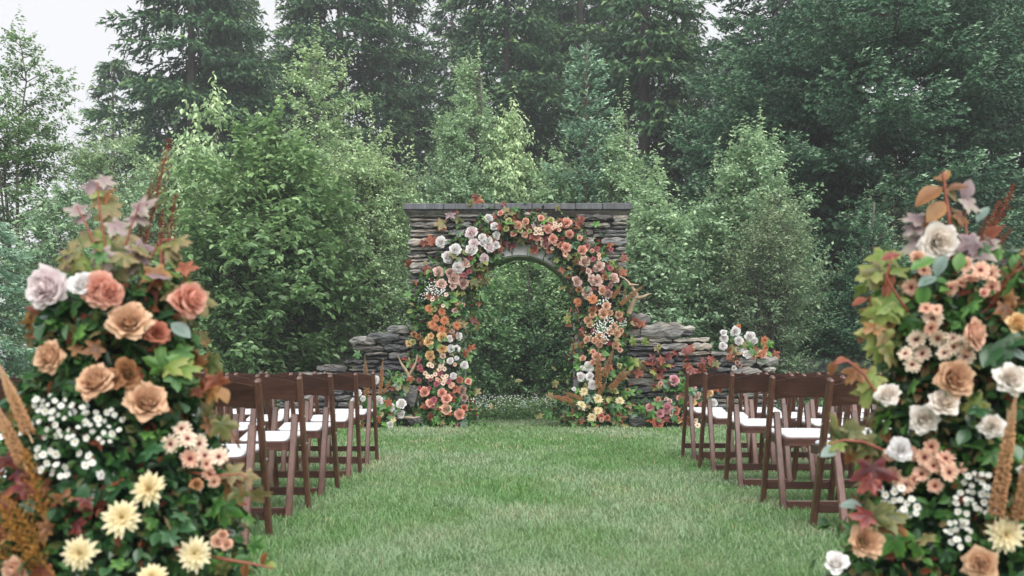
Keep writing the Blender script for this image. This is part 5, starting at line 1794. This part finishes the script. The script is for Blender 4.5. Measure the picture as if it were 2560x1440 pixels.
G += Z(1220, 460, 3.6, [
    (108, 257, 'co', 50), (480, 303, 'co', 56), (345, 335, 'pr', 60), (268, 372, 'co', 68), (228, 440, 'co', 58), (332, 455, 'pr', 54), (705, 345, 'co', 84), (540, 405, 'co', 74), (588, 492, 'co', 78), (730, 455, 'co', 70), (440, 480, 'co', 64), (415, 590, 'dc', 68), (555, 590, 'dc', 54),
    (665, 555, 'co', 66), (705, 570, 'co', 80), (843, 590, 'co', 80), (700, 630, 'dp', 54), (895, 560, 'be', 48), (980, 585, 'be', 54), (945, 675, 'be', 50), (1108, 590, 'be', 42), (1100, 755, 'be', 48), (1035, 785, 'be', 32), (825, 480, 'pr', 46), (940, 600, 'co', 36),
    (490, 365, 'dd', 40), (435, 405, 'dd', 42), (470, 400, 'dd', 42), (430, 440, 'dd', 42), (480, 440, 'dd', 42), (460, 435, 'dd', 38), (445, 525, 'dd', 42), (485, 500, 'dd', 42), (465, 560, 'dd', 42), (495, 540, 'dd', 42), (515, 565, 'dd', 42), (600, 355, 'dd', 40), (650, 365, 'dd', 40),
    (590, 395, 'dd', 42), (620, 385, 'dd', 38), (640, 410, 'dp', 36), (580, 580, 'dd', 34), (1000, 635, 'dp', 36), (1003, 668, 'dp', 34), (550, 525, 'dp', 40), (605, 540, 'dp', 32), (190, 330, 'lf', 54), (165, 400, 'lf', 48), (290, 415, 'lf', 46), (375, 420, 'lf', 42), (560, 320, 'lf', 60),
    (875, 695, 'bl', 90), (995, 740, 'bl', 92), (980, 870, 'bl', 100), (1130, 840, 'bl', 95), (810, 875, 'bl', 90), (885, 970, 'bl', 92), (930, 850, 'bl', 66), (910, 780, 'bl', 56), (1040, 955, 'pr', 80), (1075, 990, 'du', 74), (1068, 940, 'be', 38), (1110, 910, 'du', 50),
    (815, 1060, 'od', 80), (945, 1035, 'od', 90), (1068, 1095, 'pr', 70), (820, 950, 'dt', 54), (735, 830, 'dt', 44), (1055, 830, 'dt', 56), (795, 700, 'dt', 50),
    (940, 1130, 'dt', 68), (940, 1172, 'to', 64), (1040, 1165, 'to', 86), (1100, 1160, 'to', 50, ), (1180, 1180, 'to', 70), (900, 1225, 'to', 70), (918, 1268, 'to', 54), (1135, 1290, 'to', 76), (1100, 1330, 'to', 64), (1170, 1345, 'to', 64), (1195, 1318, 'to', 50), (1010, 1375, 'to', 76)])
G += Z(1360, 780, 4.2667, [
    (453, 290, 'pe', 70), (545, 300, 'pe', 64), (585, 345, 'pe', 76), (760, 350, 'to', 86), (810, 400, 'pr', 50), (525, 420, 'co', 54), (560, 470, 'pe', 84), (612, 478, 'pe', 74), (410, 490, 'pe', 60), (520, 535, 'pe', 54), (480, 585, 'w', 96), (412, 595, 'w', 54), (640, 628, 'pe', 70), (400, 690, 'w', 88),
    (487, 685, 'w', 80), (525, 785, 'w', 90), (430, 850, 'cd', 92), (585, 925, 'cd', 102), (755, 838, 'lf', 74), (810, 950, 'cd', 88), (412, 990, 'cd', 110), (575, 1050, 'cd', 96), (510, 1125, 'cd', 96), (800, 570, 'lf', 56), (610, 1115, 'dc', 60), (680, 1130, 'dc', 60), (620, 1150, 'pr', 50), (525, 205, 'be', 56), (690, 330, 'bu', 56), (410, 355, 'dt', 60), (320, 820, 'w', 40)])

GR = thing('flower_garland', 'dense garland of roses and dahlias climbing both sides of the slate arch', 'garland', (AX, YA - .2, 0), 'flowers decorating the arch')
g = np.random.default_rng(61)
PATH = np.array([(1105, 1062), (1100, 1000), (1104, 950), (1104, 900), (1104, 850), (1104, 800), (1106, 760), (1118, 720), (1142, 680), (1178, 635), (1212, 595), (1255, 565), (1300, 560), (1345, 565), (1390, 585), (1430, 620), (1465, 655), (1492, 700), (1502, 750), (1505, 800), (1502, 850), (1492, 900), (1487, 950), (1485, 1000), (1488, 1062)], float)
PW = np.array([88, 86, 78, 74, 72, 72, 74, 76, 76, 74, 64, 52, 48, 50, 56, 60, 66, 70, 68, 66, 66, 70, 80, 98, 104], float)
gd = {'bulge': .20}


def gpoint(u):
    i = np.clip(u, 0, 1) * (len(PATH) - 1)
    return np.array([np.interp(i, np.arange(len(PATH)), PATH[:, 0]), np.interp(i, np.arange(len(PATH)), PATH[:, 1]), np.interp(i, np.arange(len(PATH)), PW)])


a = Acc()
U = np.linspace(0, 1, 60)
pts = np.array([gpoint(u) for u in U])
Pc = np.array([at(x, y, YA - .07) for x, y, w in pts]) - np.array(GR.location)
tube(a, Pc, pts[:, 2] / PPM * .45 * (1 + .25 * g.normal(0, .5, 60).clip(-.8, .8)), 8)
link('moss_core', a.mesh('moss_core', M['moss'], False), GR)


def gdepth(px, py):
    i = np.argmin((PATH[:, 0] - px) ** 2 + (PATH[:, 1] - py) ** 2)
    d = np.hypot(PATH[i, 0] - px, PATH[i, 1] - py) / PW[i]
    base = .10 + .17 * max(0, 1 - d * d) + (.14 * max(0, (py - 900) / 160) if py > 900 else 0)
    return YA - base


def garland_leaf(parent, px, py, Y, sz, mats, shape_p=.75, out=0.0, gg=None):
    gg = gg or g
    mat = gg.choice(list(mats.keys()), p=np.array(list(mats.values())) / sum(mats.values()))
    p = at(px, py, Y)
    tip = np.array([gg.normal(out, .6), -.35 + gg.normal(0, .3), gg.normal(-.25, .6)])
    nn = np.array([gg.normal(0, .3), -.8, .55 + gg.normal(0, .25)])
    shape = 'maple' if gg.random() < shape_p else 'oval'
    place_leaf(leaf_mesh(shape, mat, int(gg.integers(0, 6))), f'{LNAME[mat]}_{"maple" if shape == "maple" else "oval"}_leaf', parent, p, tip, nn, sz)


for i in range(420):
    u = g.uniform(0, 1)
    x, y, w = gpoint(u)
    x += g.normal(0, .62) * w
    y += g.normal(0, .5) * min(w, 60)
    if y > 1068:
        continue
    mats = {'lf_green': .36, 'lf_olive': .24, 'lf_rust': .13, 'lf_dark': .15, 'lf_lime': .06, 'lf_wine': .06}
    if .44 < u < .60:
        mats = {'lf_wine': .25, 'lf_rust': .25, 'lf_olive': .25, 'lf_green': .15, 'lf_purple': .1}
    garland_leaf(GR, x, y, gdepth(x, y) + g.uniform(-.04, .06), g.uniform(.075, .135), mats, .8, (x - gpoint(u)[0]) / w * .6)
for (x, y, m, s) in ((1135, 515, 'lf_rust', .15), (1120, 530, 'lf_purple', .15), (1115, 560, 'lf_olive', .18), (1150, 555, 'lf_olive', .18), (1188, 500, 'lf_rust', .13), (1195, 492, 'lf_rust', .10), (1180, 520, 'lf_olive', .14), (1082, 590, 'lf_rust', .17), (1060, 600, 'lf_rust', .12), (1095, 575, 'lf_rust', .14),
                     (1240, 535, 'lf_wine', .12), (1290, 535, 'lf_rust', .16), (1320, 530, 'lf_olive', .2), (1345, 535, 'lf_wine', .14), (1440, 555, 'lf_wine', .14), (1425, 570, 'lf_rust', .14), (1445, 550, 'lf_rust', .1), (1510, 630, 'lf_lime', .14), (1522, 655, 'lf_lime', .14), (1500, 620, 'lf_wine', .16),
                     (1045, 880, 'lf_green', .16), (1030, 900, 'lf_green', .15), (1010, 955, 'lf_green', .15), (1000, 935, 'lf_green', .14), (1025, 945, 'lf_green', .14), (1560, 860, 'lf_lime', .16), (1585, 862, 'lf_lime', .13), (1610, 862, 'lf_lime', .11), (1640, 866, 'lf_olive', .1), (1585, 895, 'lf_lime', .2), (1600, 900, 'lf_olive', .18),
                     (1625, 905, 'lf_rust', .14), (1570, 920, 'lf_green', .16), (1600, 925, 'lf_rust', .14), (1575, 810, 'lf_rust', .14), (1600, 805, 'lf_rust', .11), (1560, 800, 'lf_wine', .13), (1590, 800, 'lf_rust', .12), (1640, 895, 'lf_wine', .13), (1655, 915, 'lf_wine', .12), (1645, 900, 'lf_wine', .12), (1620, 1030, 'lf_wine', .15)):
    garland_leaf(GR, x, y, YA - .06, s, {m: 1.0}, 1.0)
for i in range(150):                       # fuller feet spreading on the grass
    sd = i % 2
    x = g.normal(1100, 44) if sd == 0 else g.normal(1500, 62)
    y = g.uniform(985, 1066)
    garland_leaf(GR, x, y, gdepth(x, y) + g.uniform(-.01, .08), g.uniform(.075, .13), {'lf_green': .42, 'lf_olive': .26, 'lf_rust': .14, 'lf_dark': .12, 'lf_wine': .06}, .8, 0)
P, O = [], []
for i in range(1500):
    sd = i % 2
    x = g.normal(1100, 42) if sd == 0 else g.normal(1500, 60)
    y = g.uniform(970, 1066)
    P.append(at(x, y, gdepth(x, y) + g.uniform(.04, .12)))
    O.append((g.normal(0, .3), -1, .3))
P, O = np.array(P), np.array(O, float)
small_leaves(GR, 'foot_foliage', P, 'lf_green', .06, g, O)
P, O = [], []
for i in range(7000):
    u = g.uniform(0, 1)
    x, y, w = gpoint(u)
    x += g.uniform(-1, 1) * w * 1.05
    y += g.normal(0, 20)
    y = min(y, 1064)
    P.append(at(x, y, gdepth(x, y) + g.uniform(.03, .10)))
    O.append((0.2 * (x - gpoint(u)[0]) / w, -1, .2))
P, O = np.array(P), np.array(O, float)
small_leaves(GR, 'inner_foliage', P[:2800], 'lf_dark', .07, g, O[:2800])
small_leaves(GR, 'green_foliage', P[2800:5600], 'lf_green', .065, g, O[2800:5600])
small_leaves(GR, 'rust_foliage', P[5600:], 'lf_rust', .06, g, O[5600:], 'stuff', .45)


def bloom(parent, px, py, kind, d, Y, gg):
    p = at(px, py, Y)
    nn = np.array([gg.normal(0, .28), -1, gg.normal(.18, .22)])
    size = d * Y / F * 1.22
    p = p - nrm(nn) * size * .2
    place(flower_mesh(kind, int(gg.integers(0, 5))), FK[kind][2], parent, p, nn, size)


for (px, py, kind, d) in G:
    bloom(GR, px, py, kind, d, gdepth(px, py) - .05, g)
# froths of tiny white blossom
a = Acc()
for (cx, cy, rx, ry, n) in ((1082, 722, 22, 22, 60), (1062, 738, 16, 12, 26), (1105, 730, 14, 12, 22), (1512, 815, 30, 20, 80), (1500, 832, 22, 16, 50), (1556, 808, 12, 12, 18), (1508, 755, 22, 14, 28), (1530, 800, 14, 12, 20), (1510, 845, 14, 16, 30), (1180, 1000, 10, 10, 6)):
    for i in range(n):
        px, py = cx + g.normal(0, .5) * rx, cy + g.normal(0, .5) * ry
        c = at(px, py, gdepth(px, py) - .05 + g.uniform(-.03, .03)) - np.array(GR.location)
        s = g.uniform(.007, .013)
        V = c + s * np.array([[1, 0, 0], [0, 0, 1], [-1, 0, 0], [0, 0, -1], [0, -.7, 0], [0, .5, 0]])
        a.add(V, [(0, 1, 4), (1, 2, 4), (2, 3, 4), (3, 0, 4)], None, .9)
link('white_blossom', a.mesh('white_blossom', M['pt_daisy_white']), GR, kind='stuff')
# hanging tassels
for (px, py, L, m) in ((1250, 588, .30, 6), (1198, 612, .42, 5), (1190, 650, .28, 4), (1205, 670, .28, 4), (1212, 650, .24, 3), (1236, 615, .14, 2), (1440, 705, .2, 2), (1437, 860, .2, 3), (1436, 770, .22, 2)):
    a = Acc()
    for s in range(m):
        ox, oy = g.normal(0, .022), g.normal(0, .02)
        for i in range(int(L / .012)):
            t = i / int(L / .012)
            p = np.array([ox * (1 + t) + .01 * math.sin(4 * t + s), oy, -L * t * (.7 + .3 * g.random())])
            r = .011 * (1.1 - .5 * t)
            V = p + r * g.uniform(.7, 1.3, (6, 1)) * np.array([[1, 0, 0], [0, 1, 0], [-1, 0, 0], [0, -1, 0], [0, 0, 1], [0, 0, -1]])
            a.add(V, [(0, 1, 4), (1, 2, 4), (2, 3, 4), (3, 0, 4), (1, 0, 5), (2, 1, 5), (3, 2, 5), (0, 3, 5)], None, g.uniform(0, 1))
    o = link('hanging_tassel', a.mesh('hanging_tassel', M['tassel']), GR)
    o.location = Vector(at(px, py, YA - .17)) - GR.location
for (x0, y0, x1, y1, f) in ((1496, 972, 1496, 870, 1.05), (1512, 942, 1535, 866, 1.1), (1533, 965, 1571, 912, 1.1), (1524, 972, 1586, 919, 1.0), (1497, 985, 1517, 955, 1.6), (1433, 1003, 1360, 986, 1.0), (1455, 998, 1405, 978, 1.1), (1534, 745, 1557, 702, 1.0), (1550, 762, 1617, 707, .8), (1240 + 320, 757, 1566, 716, .6)):
    put_spike(GR, 'foxtail_lily', SPIKES[(x0 + y0) % 2], at(x0, y0, YA - .36), at(x1, y1, YA - .42), f * 1.15)


# antlers
def antler(label, curves, Y, base):
    t = thing('antler', label, 'antler', tuple(at(base[0], base[1], Y)))
    a = Acc()
    for pts, r0, r1 in curves:
        P = np.array([at(x, y, Y + dy) for x, y, dy in pts]) - np.array(t.location)
        Q = []
        n = len(P)
        for i in range(n - 1):
            p0, p1, p2, p3 = P[max(i - 1, 0)], P[i], P[i + 1], P[min(i + 2, n - 1)]
            for q in np.linspace(0, 1, 6)[:-1]:
                Q.append(.5 * ((2 * p1) + (-p0 + p2) * q + (2 * p0 - 5 * p1 + 4 * p2 - p3) * q * q + (-p0 + 3 * p1 - 3 * p2 + p3) * q ** 3))
        Q.append(P[-1])
        tube(a, np.array(Q), np.linspace(r0, r1, len(Q)), 8)
    link('antler_beam', a.mesh('antler_beam', M['antler'], True), t)
    return t


antler('branching brown deer antler sticking out of the garland on the right of the arch',
       [([(1572, 785, 0), (1582, 758, -.05), (1592, 740, -.07), (1580, 718, -.08), (1565, 700, -.1), (1549, 690, -.14)], .040, .008), ([(1588, 745, -.06), (1605, 743, -.1), (1618, 737, -.12), (1629, 734, -.14)], .034, .006), ([(1573, 712, -.08), (1582, 712, -.12), (1597, 712, -.16)], .024, .005)], YA - .2, (1572, 785))
antler('curved forked antler standing among leaves at the left foot of the arch',
       [([(1024, 945, 0), (1014, 925, -.03), (1003, 908, -.05), (995, 889, -.08)], .030, .005), ([(1022, 940, 0), (1033, 920, -.04), (1040, 905, -.05), (1043, 886, -.06)], .026, .005)], YA - .35, (1024, 945))
stickm = thing('driftwood_stick', 'pale weathered stick lying across the floor flowers at the left foot of the arch', 'stick', tuple(at(1025, 1045, YA - .4)))
a = Acc()
tube(a, [np.array(at(x, y, YA - .42)) - np.array(stickm.location) for x, y in ((992, 1046), (1015, 1043), (1035, 1045), (1050, 1042))], [.022, .02, .017, .01], 6)
link('stick', a.mesh('stick', M['driftwood'], True), stickm)


def cluster(label, base, Y, flowers, mats, leafspec, nleaf, nsmall, spikes=(), seed=1, yoff=None, core=None):
    gg = np.random.default_rng(seed)
    t = thing('flower_cluster', label, 'flower arrangement', tuple(at(base[0], base[1], Y)), 'flowers decorating the arch')
    boxes_ = leafspec
    P, O = [], []
    for i in range(nsmall):
        cx, cy, rx, ry = boxes_[int(gg.integers(0, len(boxes_)))]
        u, v = gg.uniform(-1, 1, 2)
        if u * u + v * v > 1:
            continue
        P.append(at(cx + u * rx, cy + v * ry, Y + gg.uniform(-.05, .16)))
        O.append((u * .5, -1, .3))
    P, O = np.array(P), np.array(O, float)
    h = len(P) // 2
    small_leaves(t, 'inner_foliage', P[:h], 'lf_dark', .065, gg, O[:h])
    small_leaves(t, 'green_foliage', P[h:], 'lf_green', .062, gg, O[h:])
    for i in range(nleaf):
        cx, cy, rx, ry = boxes_[int(gg.integers(0, len(boxes_)))]
        garland_leaf(t, cx + gg.normal(0, .55) * rx, min(cy + gg.normal(0, .55) * ry, base[1] + 4), Y - gg.uniform(.0, .14), gg.uniform(.08, .14), mats, .75, 0, gg)
    for (px, py, kd, d) in flowers:
        bloom(t, px, py, kd, d, Y - .13 + gg.uniform(-.03, .03), gg)
    for (x0, y0, x1, y1, f) in spikes:
        put_spike(t, 'foxtail_lily', SPIKES[(x0 + y0) % 2], at(x0, y0, Y - .08), at(x1, y1, Y - .12), f)
    if core:
        a = Acc()
        tube(a, [np.array(at(x, y, Y + .10)) - np.array(t.location) for x, y in core[0]], core[1], 7)
        link('moss_core', a.mesh('moss_core', M['moss']), t)
    return t


cluster('low cluster of white roses and cream dahlias at the left foot of the arch', (965, 1068), YA - .35,
        Z(860, 780, 4.5, [(360, 760, 'w', 90), (600, 840, 'cd', 92), (380, 1000, 'w', 100), (640, 1025, 'w', 100), (525, 1068, 'w', 86), (630, 1145, 'w', 86), (545, 1205, 'cd', 76), (520, 1270, 'w', 74), (410, 1150, 'cd', 70), (355, 1110, 'cd', 64), (150, 910, 'w', 76), (215, 975, 'w', 56), (165, 1085, 'w', 66), (100, 1000, 'w', 60)]),
        {'lf_green': .5, 'lf_dark': .2, 'lf_rust': .15, 'lf_olive': .15}, [(970, 1010, 40, 40), (940, 1030, 50, 36), (900, 1020, 30, 34), (990, 950, 30, 22), (960, 1050, 50, 16)], 60, 700,
        ((917, 990, 912, 887, 1.0), (950, 985, 958, 893, .8), (960, 982, 980, 943, 1.3)), 71, None, ([(900, 1062), (960, 1050), (1000, 1062)], [.06, .12, .06]))
cluster('low cluster of pink and coral roses before the low wall right of the arch', (1690, 1070), YA - .35,
        Z(1360, 780, 4.2667, [(1397, 725, 'pi', 102), (1585, 810, 'pi', 76), (1765, 865, 'ye', 76), (1580, 960, 'ye', 80), (1815, 970, 'w', 72), (1630, 910, 'bl', 50), (1655, 870, 'bl', 36), (1305, 1020, 'pi', 110), (1235, 1080, 'pi', 80), (1405, 1050, 'dc', 90), (1130, 1015, 'pi', 78), (1360, 1085, 'dd', 52), (1220, 1190, 'dc', 112),
                              (1345, 945, 'bl', 50), (1300, 925, 'bl', 38), (1220, 935, 'co', 54), (1245, 765, 'co', 44), (1440, 915, 'co', 48), (1640, 1205, 'dd', 66), (1360, 1145, 'dt', 60), (1500, 1150, 'ye', 66), (1440, 1160, 'ye', 50), (1620, 1160, 'dd', 50)]),
        {'lf_green': .36, 'lf_dark': .16, 'lf_rust': .16, 'lf_wine': .22, 'lf_olive': .1}, [(1690, 1000, 46, 50), (1670, 1040, 60, 26), (1740, 1010, 40, 46), (1620, 1035, 36, 26), (1690, 960, 26, 20)], 70, 800,
        (), 72, None, ([(1610, 1062), (1680, 1045), (1760, 1062)], [.06, .13, .06]))
cluster('cluster of white roses and orange dahlias resting on top of the low right wall', (1860, 905), YA + .12,
        Z(1360, 780, 4.2667, [(2045, 210, 'w', 92), (1915, 220, 'w', 62), (1920, 280, 'w', 80), (2205, 265, 'w', 104), (2240, 310, 'w', 66), (2080, 305, 'w', 82), (2085, 385, 'w', 86), (1910, 360, 'w', 76), (2175, 440, 'w', 92), (2015, 465, 'bl', 38), (2360, 305, 'od', 96), (2340, 450, 'pr', 88), (2240, 460, 'pr', 80), (2370, 390, 'od', 72), (2075, 155, 'od', 54), (2030, 600, 'w', 50), (2090, 440, 'bl', 34), (2060, 540, 'du', 50), (2090, 570, 'du', 46)]),
        {'lf_rust': .34, 'lf_olive': .2, 'lf_green': .3, 'lf_bronze': .16}, [(1850, 860, 40, 26), (1895, 880, 30, 22), (1870, 880, 40, 20), (1840, 880, 20, 26)], 46, 420, (), 73, None, ([(1830, 885), (1870, 880), (1905, 890)], [.05, .1, .05]))
cluster('thin trail of rust and green leaves hanging on the face of the low right wall', (1700, 960), YA + .02, [(1648, 866, 'lf', 10)], {'lf_rust': .4, 'lf_wine': .25, 'lf_lime': .2, 'lf_olive': .15},
        [(1650, 900, 30, 20), (1715, 890, 12, 30), (1640, 950, 12, 40), (1730, 920, 30, 14), (1780, 905, 16, 12), (1790, 985, 20, 12)], 44, 60, (), 74)
# rocks poking out at the foot of the left wall
rk = np.random.default_rng(99)
for (px, py, w, h, lb) in ((1040, 1052, .22, .13, 'dark rounded rock in the shade at the left foot of the arch'), (1018, 985, .3, .3, 'large dark rock leaning on the wall behind the low white cluster'), (1600, 1052, .34, .16, 'dark rock on the grass between the right garland foot and the pink cluster')):
    me = stone_mesh(w, h, .25, rk).mesh('rock', M['slate_dark'], False)
    o = link('rock', me)
    p = at(px, py, YA - .18)
    o.location = (p[0], p[1], max(p[2], h * .45))
    o['label'] = lb
    o['category'] = 'rock'
